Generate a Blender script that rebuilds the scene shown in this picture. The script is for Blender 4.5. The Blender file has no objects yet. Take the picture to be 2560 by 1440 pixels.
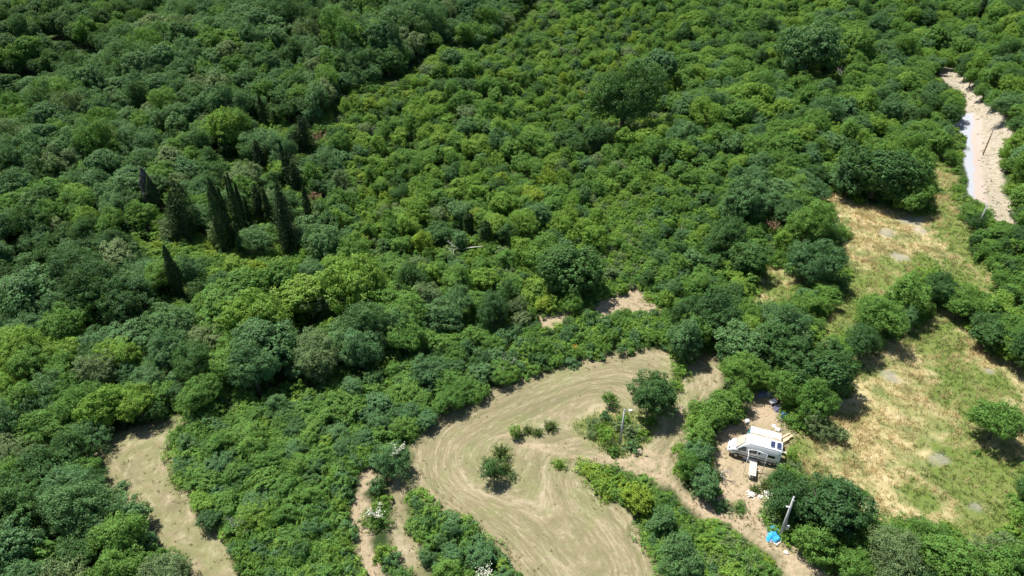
import bpy, bmesh, math, random
import numpy as np
from mathutils import Vector, Matrix
R = math.radians
random.seed(7); rng = np.random.default_rng(7)
sc = bpy.context.scene
col = sc.collection

# ------------------------------------------------------------------ camera, sky, sun
F, PITCH, CAMZ = 1730.0, R(34.4), 62.0            # focal length in photo pixels (2560 wide)
cam_d = bpy.data.cameras.new("camera"); cam = bpy.data.objects.new("camera", cam_d); col.objects.link(cam)
cam.location = (0, 0, CAMZ); cam.rotation_euler = (R(90) - PITCH, 0, 0)
cam_d.sensor_width = 36; cam_d.lens = 36 * F / 2560; cam_d.clip_start = 0.5; cam_d.clip_end = 9000
sc.camera = cam
SUN_AZ, SUN_EL = R(-52), R(64)                     # azimuth from +Y towards +X, elevation
w = bpy.data.worlds.new("World"); sc.world = w; w.use_nodes = True
nt = w.node_tree; bg = nt.nodes['Background']
sky = nt.nodes.new('ShaderNodeTexSky'); sky.sky_type = 'NISHITA'; sky.sun_disc = False
sky.sun_elevation = SUN_EL; sky.sun_rotation = SUN_AZ; sky.altitude = 300
nt.links.new(sky.outputs[0], bg.inputs[0]); bg.inputs[1].default_value = 0.078
sd = bpy.data.lights.new("sun", 'SUN'); sd.energy = 5.0; sd.angle = R(0.5); sd.color = (1, .95, .87)
so = bpy.data.objects.new("sun", sd); col.objects.link(so)
sv = Vector((math.sin(SUN_AZ) * math.cos(SUN_EL), math.cos(SUN_AZ) * math.cos(SUN_EL), math.sin(SUN_EL)))
so.rotation_euler = sv.to_track_quat('Z', 'Y').to_euler(); so.location = (0, 100, 150)
sc.view_settings.view_transform = 'Standard'; sc.view_settings.look = 'None'
sc.view_settings.exposure = 0.72; sc.view_settings.gamma = 1
sc.cycles.max_bounces = 6; sc.cycles.transparent_max_bounces = 4

# ------------------------------------------------------------------ terrain and projection
def sm(a, b, x):
    t = np.clip((x - a) / (b - a), 0, 1); return t * t * (3 - 2 * t)
def hgt(x, y):
    x = np.asarray(x, float); y = np.asarray(y, float)
    z = 9 * sm(130, 215, y) * np.exp(-((x + 62) / 42) ** 2)
    z = z - 16 * sm(-98, -150, x) * sm(110, 165, y)
    d = ((x - 90) * 89 - (y - 117) * 37) / 96.4
    z = z + 4.5 * sm(2.5, 12, d) * sm(95, 118, y) * sm(300, 240, y)
    z = z + .55 * np.sin(x / 13 + 1) * np.cos(y / 17) + .25 * np.sin(x / 5 + y / 7) 
    z = z + 10 * sm(320, 900, np.hypot(x, y))
    return z
CP, SP = math.cos(PITCH), math.sin(PITCH)
def at(px, py, h=0.0):
    """point h metres above the terrain seen at photo pixel px,py"""
    u, v = (px - 1280) / F, (720 - py) / F
    dx, dy, dz = u, CP + v * SP, -SP + v * CP
    t = np.linspace(20, 900, 1800)
    gap = CAMZ + t * dz - (hgt(t * dx, t * dy) + h)
    i = np.argmax(gap < 0)
    if gap[i] >= 0: i = len(t) - 1
    a, b = t[i - 1], t[i]
    for _ in range(18):
        m = (a + b) / 2
        if CAMZ + m * dz - float(hgt(m * dx, m * dy)) - h < 0: b = m
        else: a = m
    return Vector((b * dx, b * dy, CAMZ + b * dz))
def ground(x, y): return float(hgt(x, y))
def proj(x, y, z):
    zz = np.asarray(z, float) - CAMZ
    dep = y * CP - zz * SP
    up = y * SP + zz * CP
    return 1280 + F * x / dep, 720 - F * up / dep, dep
def height_to(base, toppx, toppy):
    """height of an upright thing standing at base whose top is seen at row toppy"""
    lo, hi = 0, 60
    for _ in range(30):
        m = (lo + hi) / 2
        if proj(base.x, base.y, base.z + m)[1] > toppy: lo = m
        else: hi = m
    return lo

# ------------------------------------------------------------------ object helpers
def tag(o, label=None, cat=None, group=None, kind=None):
    if label: o['label'] = label
    if cat: o['category'] = cat
    if group: o['group'] = group
    if kind: o['kind'] = kind
    return o
def empty(name, loc, rz=0, **k):
    o = bpy.data.objects.new(name, None); col.objects.link(o); o.location = loc; o.rotation_euler = (0, 0, rz)
    o.empty_display_size = .3
    return tag(o, **k)
def link(name, me, parent=None, mat=None):
    o = bpy.data.objects.new(name, me); col.objects.link(o)
    if mat: me.materials.append(mat)
    if parent: o.parent = parent
    return o
def mesh_np(name, V, Fc, mat=None, smooth=False):
    """mesh from numpy arrays, all faces of one size"""
    me = bpy.data.meshes.new(name); n = Fc.shape[1]
    me.vertices.add(len(V)); me.vertices.foreach_set('co', np.asarray(V, np.float32).ravel())
    me.loops.add(Fc.size); me.loops.foreach_set('vertex_index', Fc.astype(np.int32).ravel())
    me.polygons.add(len(Fc)); me.polygons.foreach_set('loop_start', np.arange(len(Fc), dtype=np.int32) * n)
    me.polygons.foreach_set('loop_total', np.full(len(Fc), n, np.int32))
    me.update(calc_edges=True)
    if smooth: me.polygons.foreach_set('use_smooth', np.ones(len(Fc), bool))
    if mat: me.materials.append(mat)
    return me
def bm_obj(name, bm, mat, parent=None, smooth=False):
    me = bpy.data.meshes.new(name); bm.normal_update(); bm.to_mesh(me); bm.free()
    if smooth:
        for p in me.polygons: p.use_smooth = True
    return link(name, me, parent, mat)
def bm_box(bm, c, s, rot=None, bevel=0):
    r = bmesh.ops.create_cube(bm, size=1)
    M = Matrix.Translation(c) @ (rot.to_4x4() if rot else Matrix.Identity(4)) @ Matrix.Diagonal((*s, 1))
    bmesh.ops.transform(bm, matrix=M, verts=r['verts'])
    if bevel:
        es = list({e for v in r['verts'] for e in v.link_edges})
        bmesh.ops.bevel(bm, geom=es, offset=bevel, segments=2, affect='EDGES')
def box(name, c, s, mat, parent=None, rot=None, bevel=0):
    bm = bmesh.new(); bm_box(bm, Vector(c), s, rot, bevel); return bm_obj(name, bm, mat, parent)
def bm_tube(bm, pts, rad, seg=8, cap=True):
    """tube through points with a radius per point"""
    rings = []
    pts = [Vector(p) for p in pts]
    for i, p in enumerate(pts):
        d = (pts[min(i + 1, len(pts) - 1)] - pts[max(i - 1, 0)]).normalized()
        a = d.orthogonal().normalized() if abs(d.z) < .95 else Vector((1, 0, 0))
        a = (a - d * a.dot(d)).normalized(); b = d.cross(a)
        r = rad[i] if hasattr(rad, '__len__') else rad
        rings.append([bm.verts.new(p + (a * math.cos(2 * math.pi * k / seg) + b * math.sin(2 * math.pi * k / seg)) * r) for k in range(seg)])
    for r0, r1 in zip(rings, rings[1:]):
        # align rings to avoid twists
        best = min(range(seg), key=lambda s: (r0[0].co - r1[s].co).length)
        for k in range(seg):
            bm.faces.new((r0[k], r0[(k + 1) % seg], r1[(best + k + 1) % seg], r1[(best + k) % seg]))
    if cap:
        bm.faces.new(rings[0][::-1]); bm.faces.new(rings[-1])
def tube(name, pts, rad, mat, parent=None, seg=8):
    bm = bmesh.new(); bm_tube(bm, pts, rad, seg); return bm_obj(name, bm, mat, parent, True)

# ------------------------------------------------------------------ materials
def new_mat(name):
    m = bpy.data.materials.new(name); m.use_nodes = True; t = m.node_tree
    return m, t, t.nodes['Principled BSDF'], t.nodes['Material Output']
def N(t, typ, **k):
    n = t.nodes.new(typ)
    for a, b in k.items(): setattr(n, a, b)
    return n
def ramp(t, fac, stops):
    n = N(t, 'ShaderNodeValToRGB'); e = n.color_ramp.elements
    while len(e) < len(stops): e.new(.5)
    for q, (p, c) in zip(e, stops): q.position = p; q.color = (*c, 1)
    t.links.new(fac, n.inputs[0]); return n.outputs[0]
def mixc(t, fac, a, b, blend='MIX'):
    n = N(t, 'ShaderNodeMix', data_type='RGBA', blend_type=blend)
    for s, v in ((n.inputs[0], fac), (n.inputs[6], a), (n.inputs[7], b)):
        if isinstance(v, (int, float)): s.default_value = v
        elif isinstance(v, tuple): s.default_value = (*v, 1)
        else: t.links.new(v, s)
    return n.outputs[2]
def math_n(t, op, a, b=0.0, clamp=False):
    n = N(t, 'ShaderNodeMath', operation=op); n.use_clamp = clamp
    for s, v in ((n.inputs[0], a), (n.inputs[1], b)):
        if isinstance(v, (int, float)): s.default_value = v
        else: t.links.new(v, s)
    return n.outputs[0]
def noise(t, vec, scale, detail=3, rough=.6):
    n = N(t, 'ShaderNodeTexNoise'); n.inputs['Scale'].default_value = scale
    n.inputs['Detail'].default_value = detail; n.inputs['Roughness'].default_value = rough
    if vec is not None: t.links.new(vec, n.inputs['Vector'])
    return n.outputs['Fac']
def bump(t, h, bsdf, strength, dist):
    b = N(t, 'ShaderNodeBump'); b.inputs['Strength'].default_value = strength; b.inputs['Distance'].default_value = dist
    t.links.new(h, b.inputs['Height']); t.links.new(b.outputs[0], bsdf.inputs['Normal'])
def plain(name, c, rough=.5, metal=0, var=.12, scale=6):
    m, t, b, o = new_mat(name)
    g = N(t, 'ShaderNodeNewGeometry')
    f = noise(t, g.outputs['Position'], scale, 4)
    lo = tuple(max(0, x * (1 - var)) for x in c); hi = tuple(min(1, x * (1 + var)) for x in c)
    t.links.new(ramp(t, f, [(.3, lo), (.7, hi)]), b.inputs['Base Color'])
    b.inputs['Roughness'].default_value = rough; b.inputs['Metallic'].default_value = metal
    return m
def leaf_mat(name, c1, c2, trans=.3, rvar=.35, spec=.18):
    """foliage: hue differs per plant, brightness per leaf and per sprig"""
    m, t, b, o = new_mat(name)
    oi = N(t, 'ShaderNodeObjectInfo'); g = N(t, 'ShaderNodeNewGeometry')
    big = noise(t, oi.outputs['Location'], .035, 2)
    f = math_n(t, 'ADD', math_n(t, 'MULTIPLY', oi.outputs['Random'], .7), math_n(t, 'MULTIPLY', math_n(t, 'SUBTRACT', big, .35), 1.0), True)
    c = ramp(t, f, [(0.05, c1), (.95, c2)])
    sprig = noise(t, g.outputs['Position'], .9, 2)
    v = math_n(t, 'ADD', math_n(t, 'MULTIPLY', g.outputs['Random Per Island'], rvar * 2), 1 - rvar)
    v = math_n(t, 'MULTIPLY', v, math_n(t, 'ADD', math_n(t, 'MULTIPLY', sprig, .8), .6))
    hs = N(t, 'ShaderNodeHueSaturation'); t.links.new(c, hs.inputs['Color']); t.links.new(v, hs.inputs['Value'])
    t.links.new(math_n(t, 'ADD', math_n(t, 'MULTIPLY', g.outputs['Random Per Island'], .03), .485), hs.inputs['Hue'])
    t.links.new(hs.outputs[0], b.inputs['Base Color'])
    b.inputs['Roughness'].default_value = .6; b.inputs['Specular IOR Level'].default_value = spec
    tr = N(t, 'ShaderNodeBsdfTranslucent')
    t.links.new(mixc(t, .5, hs.outputs[0], (.20, .34, .02), 'MIX'), tr.inputs[0])
    mx = N(t, 'ShaderNodeMixShader'); mx.inputs[0].default_value = trans
    t.links.new(b.outputs[0], mx.inputs[1]); t.links.new(tr.outputs[0], mx.inputs[2]); t.links.new(mx.outputs[0], o.inputs[0])
    return m
TONES = {
    'dark':  leaf_mat('foliage_dark', (.050, .115, .036), (.078, .165, .042), .28),
    'blue':  leaf_mat('foliage_bluegreen', (.080, .174, .066), (.118, .225, .076), .28),
    'mid':   leaf_mat('foliage_mid', (.100, .215, .042), (.152, .280, .052), .32),
    'lime':  leaf_mat('foliage_lime', (.165, .305, .046), (.222, .350, .056), .36),
    'grey':  leaf_mat('foliage_grey', (.135, .205, .080), (.180, .245, .098), .28),
    'yellow': leaf_mat('foliage_yellow', (.21, .31, .036), (.27, .36, .044), .36),
    'cyp':   leaf_mat('foliage_cypress', (.028, .058, .018), (.052, .096, .026), .08, .5, .15),
    'conif': leaf_mat('foliage_conifer', (.026, .050, .020), (.046, .078, .028), .08, .5, .15),
    'broom': leaf_mat('foliage_broom', (.13, .20, .055), (.18, .24, .075), .25),
    'russet': leaf_mat('foliage_russet', (.22, .12, .075), (.27, .16, .10), .15),
}
bark = plain('bark', (.11, .085, .065), .9, 0, .35, 5)
dead = plain('dead_wood', (.33, .31, .28), .85, 0, .25, 8)
paleBark = plain('pale_dead_wood', (.60, .58, .53), .8, 0, .15, 8)
blossom = plain('blossom', (.62, .64, .50), .7, 0, .1)

# ------------------------------------------------------------------ open ground, traced in the photo (pixels)
P = {}
P['left_field'] = [(255,1110),(302,1090),(356,1073),(447,1050),(427,1090),(420,1130),(433,1191),(450,1241),(484,1278),(517,1319),(558,1366),(578,1406),(595,1440),(690,1600),(610,1600),(507,1440),(470,1403),(420,1359),(380,1325),(349,1278),(322,1238),(296,1198),(275,1157)]
P['field'] = [(1072,1070),(1110,1042),(1170,1022),(1230,997),(1280,968),(1340,945),(1400,925),(1470,905),(1540,895),(1600,885),(1655,878),(1690,888),(1678,920),(1668,945),(1695,985),(1733,917),(1760,883),(1800,883),(1797,917),(1780,964),(1750,993),(1725,1006),(1718,1040),(1707,1084),(1690,1110),(1683,1144),(1672,1184),
 (1663,1211),(1589,1191),(1522,1161),(1438,1154),(1431,1171),(1455,1205),(1478,1225),(1495,1258),(1542,1275),(1579,1299),(1592,1332),(1616,1373),(1636,1426),(1640,1440),(1720,1620),(1430,1620),(1320,1440),(1290,1413),(1267,1376),(1236,1352),(1220,1339),(1196,1305),(1146,1285),(1095,1275),(1082,1258),(1052,1221),(1035,1191),(1052,1158),(1048,1124),(1052,1090)]
P['track'] = [(1400,1105),(1480,1118),(1560,1140),(1606,1107),(1683,1144),(1672,1184),(1700,1211),(1760,1248),(1834,1292),(1901,1325),(1928,1352),(1962,1359),(2002,1393),(2070,1426),(2086,1440),(2330,1600),(2100,1600),(1965,1440),(1955,1423),(1949,1389),(1918,1386),(1868,1356),(1811,1312),(1757,1295),(1703,1258),(1663,1211),(1589,1191),(1522,1161),(1438,1154),(1290,1120),(1300,1100)]
P['path_a'] = [(917,1171),(945,1195),(925,1225),(905,1240),(914,1278),(917,1325),(937,1393),(951,1440),(990,1600),(930,1600),(910,1440),(894,1376),(897,1325),(884,1278),(880,1245),(895,1215)]
P['path_b'] = [(1000,1195),(1010,1230),(1000,1250),(1011,1278),(1018,1325),(1038,1376),(1065,1440),(1120,1600),(1080,1600),(1048,1440),(998,1376),(984,1309),(976,1245),(984,1205)]
P['patch_a'] = [(1495,772),(1529,745),(1589,730),(1616,739),(1626,759),(1639,769),(1602,779),(1572,769),(1505,779)]
P['patch_b'] = [(1367,809),(1364,799),(1394,787),(1408,802)]
P['meadow_up'] = [(2063,487),(2096,500),(2130,517),(2177,524),(2224,524),(2271,540),(2305,547),(2338,534),(2344,500),(2346,470),(2340,400),(2345,380),(2354,390),(2368,450),(2379,484),(2388,524),(2405,567),(2405,608),(2439,655),(2466,682),(2479,715),(2489,749),(2439,729),(2405,702),(2338,682),(2298,668),(2271,695),(2251,715),(2217,735),(2170,755),(2140,782),(2130,816),(2103,833),(2056,860),(2063,816),(2080,792),(2103,749),(2130,725),(2133,682),(2123,631),(2123,574),(2100,547),(2076,514)]
P['glade'] = [(1908,695),(1928,671),(1955,671),(1969,695),(1979,742),(1950,755),(1888,759),(1908,735)]
P['meadow'] = [(2338,782),(2365,782),(2405,823),(2426,860),(2456,883),(2506,910),(2560,933),(2800,1010),(2850,1100),(2560,1140),(2545,1218),(2512,1258),(2515,1325),(2439,1352),(2389,1309),(2321,1302),(2237,1305),(2187,1278),(2147,1265),(2120,1225),(2103,1198),(2049,1191),(2002,1171),(1992,1134),(2002,1097),(2036,1084),(2063,1047),(2086,1023),(2133,1000),(2143,969),(2140,940),(2143,917),(2150,890),(2204,880),(2237,863),(2271,843),(2315,819)]
P['yard'] = [(1864,993),(1902,982),(1920,1000),(1949,1005),(1962,1030),(1960,1060),(1951,1084),(1982,1084),(1980,1102),(1960,1118),(1944,1135),(1940,1153),(1911,1173),(1911,1191),(1884,1193),(1889,1222),(1929,1227),(1933,1244),(1902,1251),(1902,1280),(1908,1330),(1925,1352),(1895,1325),(1850,1300),(1864,1260),(1844,1244),(1798,1242),(1804,1204),(1818,1182),(1802,1155),(1800,1142),(1806,1127),(1810,1112),(1812,1093),(1831,1080),(1835,1067),(1849,1055),(1880,1049),(1884,1033),(1871,1015)]
P['road'] = [(2411,285),(2430,283),(2449,300),(2452,360),(2452,427),(2460,472),(2470,521),(2441,510),(2426,484),(2422,435),(2411,397),(2419,345),(2385,315)]
P['bank'] = [(2355,169),(2370,172),(2404,195),(2430,229),(2441,247),(2467,270),(2490,285),(2520,330),(2505,367),(2490,390),(2494,435),(2501,480),(2520,521),(2531,570),(2490,547),(2467,521),(2460,472),(2452,427),(2452,360),(2449,300),(2430,283),(2411,285),(2422,240),(2385,225),(2359,195)]
P['pole_scrub'] = [(1440,1065),(1500,1035),(1560,1030),(1640,1038),(1640,1062),(1606,1107),(1590,1135),(1560,1140),(1500,1118),(1460,1085)]
KEEP = ['left_field','field','track','path_a','path_b','patch_a','patch_b','meadow_up','glade','meadow','yard','road','bank']
def inside(poly, X, Y):
    X = np.asarray(X, float); Y = np.asarray(Y, float); r = np.zeros(X.shape, bool)
    n = len(poly)
    for i in range(n):
        x0, y0 = poly[i]; x1, y1 = poly[(i + 1) % n]
        if y0 == y1: continue
        c = (y0 > Y) != (y1 > Y)
        r ^= c & (X < (x1 - x0) * (Y - y0) / (y1 - y0) + x0)
    return r
def sdist(poly, X, Y):
    """signed distance, positive inside"""
    X = np.asarray(X, float); Y = np.asarray(Y, float); d = np.full(X.shape, 1e9); n = len(poly)
    for i in range(n):
        x0, y0 = poly[i]; x1, y1 = poly[(i + 1) % n]; ex, ey = x1 - x0, y1 - y0; l = ex * ex + ey * ey + 1e-12
        t = np.clip(((X - x0) * ex + (Y - y0) * ey) / l, 0, 1)
        d = np.minimum(d, np.hypot(X - x0 - t * ex, Y - y0 - t * ey))
    return np.where(inside(poly, X, Y), d, -d)
WP = {k: [tuple(at(*p)[:2]) for p in v] for k, v in P.items()}

# value noise for region edges
_pt = rng.random((256, 256))
def vnoise(x, y, s):
    x = np.asarray(x) / s; y = np.asarray(y) / s; i = np.floor(x).astype(int); j = np.floor(y).astype(int)
    fx = x - i; fy = y - j; fx = fx * fx * (3 - 2 * fx); fy = fy * fy * (3 - 2 * fy)
    g = lambda a, b: _pt[a % 256, b % 256]
    return (g(i, j) * (1 - fx) + g(i + 1, j) * fx) * (1 - fy) + (g(i, j + 1) * (1 - fx) + g(i + 1, j + 1) * fx) * fy

# ------------------------------------------------------------------ the ground
def ground_mat():
    m, t, b, o = new_mat('ground_cover')
    g = N(t, 'ShaderNodeNewGeometry'); pos = g.outputs['Position']
    def at_(n):
        a = N(t, 'ShaderNodeAttribute'); a.attribute_name = n; return a
    fine = noise(t, pos, 3.2, 5, .7); mid = noise(t, pos, .55, 4, .6); big = noise(t, pos, .12, 3)
    vf = noise(t, pos, 14, 3, .7)
    c = ramp(t, mid, [(.35, (.025, .045, .015)), (.65, (.055, .085, .022))])           # forest floor and undergrowth
    # mown hay: streaks that follow the edge of the field
    fd = at_('fd').outputs['Fac']; sx = N(t, 'ShaderNodeSeparateXYZ'); t.links.new(pos, sx.inputs[0])
    cb = N(t, 'ShaderNodeCombineXYZ')
    wob = math_n(t, 'MULTIPLY', math_n(t, 'SUBTRACT', big, .5), 2.0)
    t.links.new(math_n(t, 'ADD', math_n(t, 'MULTIPLY', fd, 1.7), wob), cb.inputs[0])
    t.links.new(math_n(t, 'MULTIPLY', sx.outputs[0], .07), cb.inputs[1]); t.links.new(math_n(t, 'MULTIPLY', sx.outputs[1], .07), cb.inputs[2])
    st = noise(t, cb.outputs[0], 1.0, 5, .62)
    hay = ramp(t, st, [(.30, (.155, .145, .080)), (.44, (.215, .190, .110)), (.56, (.265, .225, .138)), (.72, (.38, .325, .22))])
    hay = mixc(t, math_n(t, 'MULTIPLY', ramp(t, math_n(t, 'ADD', mid, math_n(t,'MULTIPLY',at_('green').outputs['Fac'],.35)), [(.5, (0, 0, 0)), (.75, (1, 1, 1))]), .7), hay, (.20, .215, .095))
    cb2 = N(t, 'ShaderNodeCombineXYZ'); t.links.new(math_n(t, 'MULTIPLY', fd, 5.5), cb2.inputs[0])
    t.links.new(math_n(t, 'MULTIPLY', sx.outputs[0], .6), cb2.inputs[1]); t.links.new(math_n(t, 'MULTIPLY', sx.outputs[1], .6), cb2.inputs[2])
    s2 = noise(t, cb2.outputs[0], 1.0, 4, .7)
    hay = mixc(t, ramp(t, s2, [(.34, (.6,)*3), (.52, (0,)*3)]), hay, (.15, .145, .07))
    hay = mixc(t, ramp(t, s2, [(.54, (0,)*3), (.70, (.55,)*3)]), hay, (.46, .40, .28))
    hay = mixc(t, ramp(t, fine, [(.3, (.4,)*3), (.6, (0,)*3)]), hay, (.13, .115, .06))
    c = mixc(t, at_('hay').outputs['Fac'], c, hay)
    # tall uncut meadow
    mead = ramp(t, noise(t, pos, .35, 6, .7), [(.36, (.12, .16, .05)), (.46, (.26, .26, .11)), (.56, (.44, .37, .19)), (.68, (.58, .49, .30))])
    mead = mixc(t, at_('green').outputs['Fac'], mead, ramp(t, fine, [(.3, (.06, .11, .02)), (.7, (.15, .22, .035))]))
    mead = mixc(t, ramp(t, vf, [(.3, (.45,)*3), (.65, (0,)*3)]), mead, (.12, .13, .05))
    c = mixc(t, at_('mead').outputs['Fac'], c, mead)
    dirt = ramp(t, fine, [(.3, (.26, .20, .13)), (.5, (.36, .285, .19)), (.75, (.45, .38, .27))])
    c = mixc(t, at_('dirt').outputs['Fac'], c, dirt)
    rub = ramp(t, noise(t, pos, 1.6, 6, .75), [(.32, (.13, .13, .07)), (.42, (.27, .235, .17)), (.55, (.36, .32, .25)), (.72, (.46, .41, .34))])
    c = mixc(t, at_('bankm').outputs['Fac'], c, rub)
    rd = ramp(t, fine, [(.3, (.34, .275, .235)), (.7, (.46, .385, .335))])
    rd = mixc(t, at_('roadl').outputs['Fac'], rd, (.34, .36, .40))
    c = mixc(t, at_('roadm').outputs['Fac'], c, rd)
    ash = ramp(t, fine, [(.3, (.17, .155, .14)), (.7, (.36, .33, .31))])
    c = mixc(t, at_('ash').outputs['Fac'], c, ash)
    t.links.new(c, b.inputs['Base Color']); b.inputs['Roughness'].default_value = .95; b.inputs['Specular IOR Level'].default_value = .1
    hh = math_n(t, 'ADD', math_n(t, 'MULTIPLY', fine, .5), math_n(t, 'ADD', math_n(t, 'MULTIPLY', vf, .3), math_n(t, 'MULTIPLY', st, .6)))
    bump(t, hh, b, .6, .25)
    return m
GM = ground_mat()
def axis(a0, a1, fine0, fine1, step):
    a = list(np.arange(fine0, fine1 + 1e-6, step)); s = step; v = a[0]; left = []
    while v > a0: s *= 1.18; v -= s; left.append(v)
    s = step; v = a[-1]
    while v < a1: s *= 1.18; v += s; a.append(v)
    return np.array(left[::-1] + a)
gx = axis(-6000, 6000, -75, 135, .42); gy = axis(-3000, 8000, 28, 205, .42)
GX, GY = np.meshgrid(gx, gy); GZ = hgt(GX, GY)
hay_like = np.maximum(sdist(WP['left_field'], GX, GY), sdist(WP['field'], GX, GY))
wob = (vnoise(GX, GY, 2.2) - .5) * 1.6 + (vnoise(GX + 50, GY, .8) - .5) * .8
S = {k: sdist(v, GX, GY) + wob * (.3 if k == 'road' else .45 if k == 'bank' else .8) for k, v in WP.items()}
def soft(d, w=.5): return np.clip(d / w + .5, 0, 1)
A = {}
def blur(a, w, axis):
    c = np.cumsum(np.pad(a, [(w + 1, w) if k == axis else (0, 0) for k in (0, 1)], mode='edge'), axis); n_ = a.shape[axis]
    return (np.take(c, range(2 * w + 1, n_ + 2 * w + 1), axis) - np.take(c, range(0, n_), axis)) / (2 * w + 1)
fdb = np.clip(hay_like, -3, 40)
for _ in range(3): fdb = blur(blur(fdb, 7, 0), 7, 1)
A['fd'] = fdb
A['hay'] = soft(np.maximum.reduce([S['yard'] + .6, S['left_field'] + 1, S['field'] + 1, S['patch_a'] + 1.5, S['patch_b'] + 1.5, S['path_b'] + .5, S['track']]), 1.2)
A['mead'] = soft(np.maximum.reduce([S['meadow_up'] + 2, S['meadow'] + 2, S['glade'] + 1.5, S['pole_scrub'] + .5]), 1.5)
# ruts and bare soil
trk = S['track'] * 1.0
rut = np.clip(1 - abs(sdist(WP['track'], GX, GY) - .75) / .45, 0, 1) + np.clip(1 - abs(sdist(WP['track'], GX, GY) - 2.0) / .45, 0, 1)
A['dirt'] = np.clip(np.maximum.reduce([soft(trk, 1) * np.clip(rut * 1.1 + .1 + (vnoise(GX, GY, 3) - .5), 0, 1),
    soft(S['yard'] + .6, 1.2) * np.clip(.8 + 1.0 * (vnoise(GX + 9, GY, 2.5) - .4), 0, 1), soft(S['path_a'] + .3, .6) * .9,
    soft(S['patch_a'] + 1.5, 1) * .75, soft(S['patch_b'] + 1.5, 1) * .75]), 0, 1)
A['bankm'] = soft(S['bank'] + .8, .8); A['roadm'] = soft(S['road'] + .3, .3)
def blob(px, py, rx, ry=None):
    c = at(px, py); e = at(px + rx, py); f = at(px, py + (ry or rx))
    ax = abs(e.x - c.x); ay = abs(f.y - c.y)
    q = np.hypot((GX - c.x) / ax, (GY - c.y) / ay) + (vnoise(GX, GY, 1.0) - .5) * .7
    return np.clip((1 - q) * 3, 0, 1)
ash = 0
for a in [(2345,1150,30,22),(2250,642,22,12),(2215,580,24,12),(2300,576,20,10),(2472,928,14,10),(2440,1268,18,12),(2280,550,40,14),(2230,945,30,18)]: ash = np.maximum(ash, blob(*a))
A['ash'] = ash * .6 * np.clip(.3 + 1.2 * vnoise(GX, GY, .7), 0, 1)
grn = 0
for a in [(2460,1190,170,140),(2440,1010,100,110),(2400,930,80,80),(2360,840,60,60),(2420,620,60,120),(1938,715,40,50),(2110,760,50,70),(2130,700,45,110),(2090,800,60,60),(2390,560,40,100),(2200,700,60,40),(2420,690,60,60),(2330,860,70,50),(2080,800,60,70),(2390,500,30,80),(2450,1320,120,60),(2300,1240,60,50),(2480,960,60,50)]: grn = np.maximum(grn, blob(*a))
for a in [(1245,1165,70,75),(1330,1065,90,30),(1400,1165,45,30),(1540,1085,120,60),(1480,1250,60,90)]: grn = np.maximum(grn, .9 * blob(*a))
grn = np.maximum(grn, .5 * soft(S['left_field'] + 1, 1) * np.clip(.4 + vnoise(GX, GY, 4), 0, 1))
grn = np.maximum(grn, np.clip(1 - abs(sdist(WP['track'], GX, GY) - 1.4) / .35, 0, 1) * .9)
grn = np.maximum(grn * .85, np.clip((vnoise(GX, GY, 7) + .5 * vnoise(GX, GY, 2.4) - .85) * 2.5, 0, .9))
A['green'] = grn
rl = np.array(WP['road'])
A['roadl'] = soft((lambda d: -d)( ( (GX - at(2432, 300).x) * (at(2437, 500).y - at(2432, 300).y) - (GY - at(2432, 300).y) * (at(2437, 500).x - at(2432, 300).x)) / -max(1, (at(2432,300)-at(2437,500)).length)) + wob * .3, .6)
ny, nx = GX.shape
idx = np.arange(nx * ny).reshape(ny, nx)
quads = np.stack([idx[:-1, :-1], idx[:-1, 1:], idx[1:, 1:], idx[1:, :-1]], -1).reshape(-1, 4)
cc = lambda a: (a[:-1, :-1] + a[1:, 1:]).ravel() / 2
reg = np.zeros(len(quads), int)
names = ['ground', 'mown_field', 'meadow', 'dirt_track', 'bare_yard', 'footpath', 'gravel_bank', 'gravel_road']
for i, keys in enumerate([('left_field', 'field', 'patch_a', 'patch_b'), ('meadow_up', 'meadow', 'glade'), ('track',), ('yard',), ('path_a', 'path_b'), ('bank',), ('road',)], 1):
    reg[cc(np.maximum.reduce([S[k] for k in keys])) > 0] = i
VV = np.stack([GX.ravel(), GY.ravel(), GZ.ravel()], 1)
for i, nm in enumerate(names):
    q = quads[reg == i]; used = np.unique(q); inv = np.zeros(len(VV), int); inv[used] = np.arange(len(used))
    me = mesh_np(nm, VV[used], inv[q], GM, True)
    for k, a in A.items():
        at_ = me.attributes.new(k, 'FLOAT', 'POINT'); at_.data.foreach_set('value', np.asarray(a, np.float32).ravel()[used])
    tag(link(nm, me), kind='structure')

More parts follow.
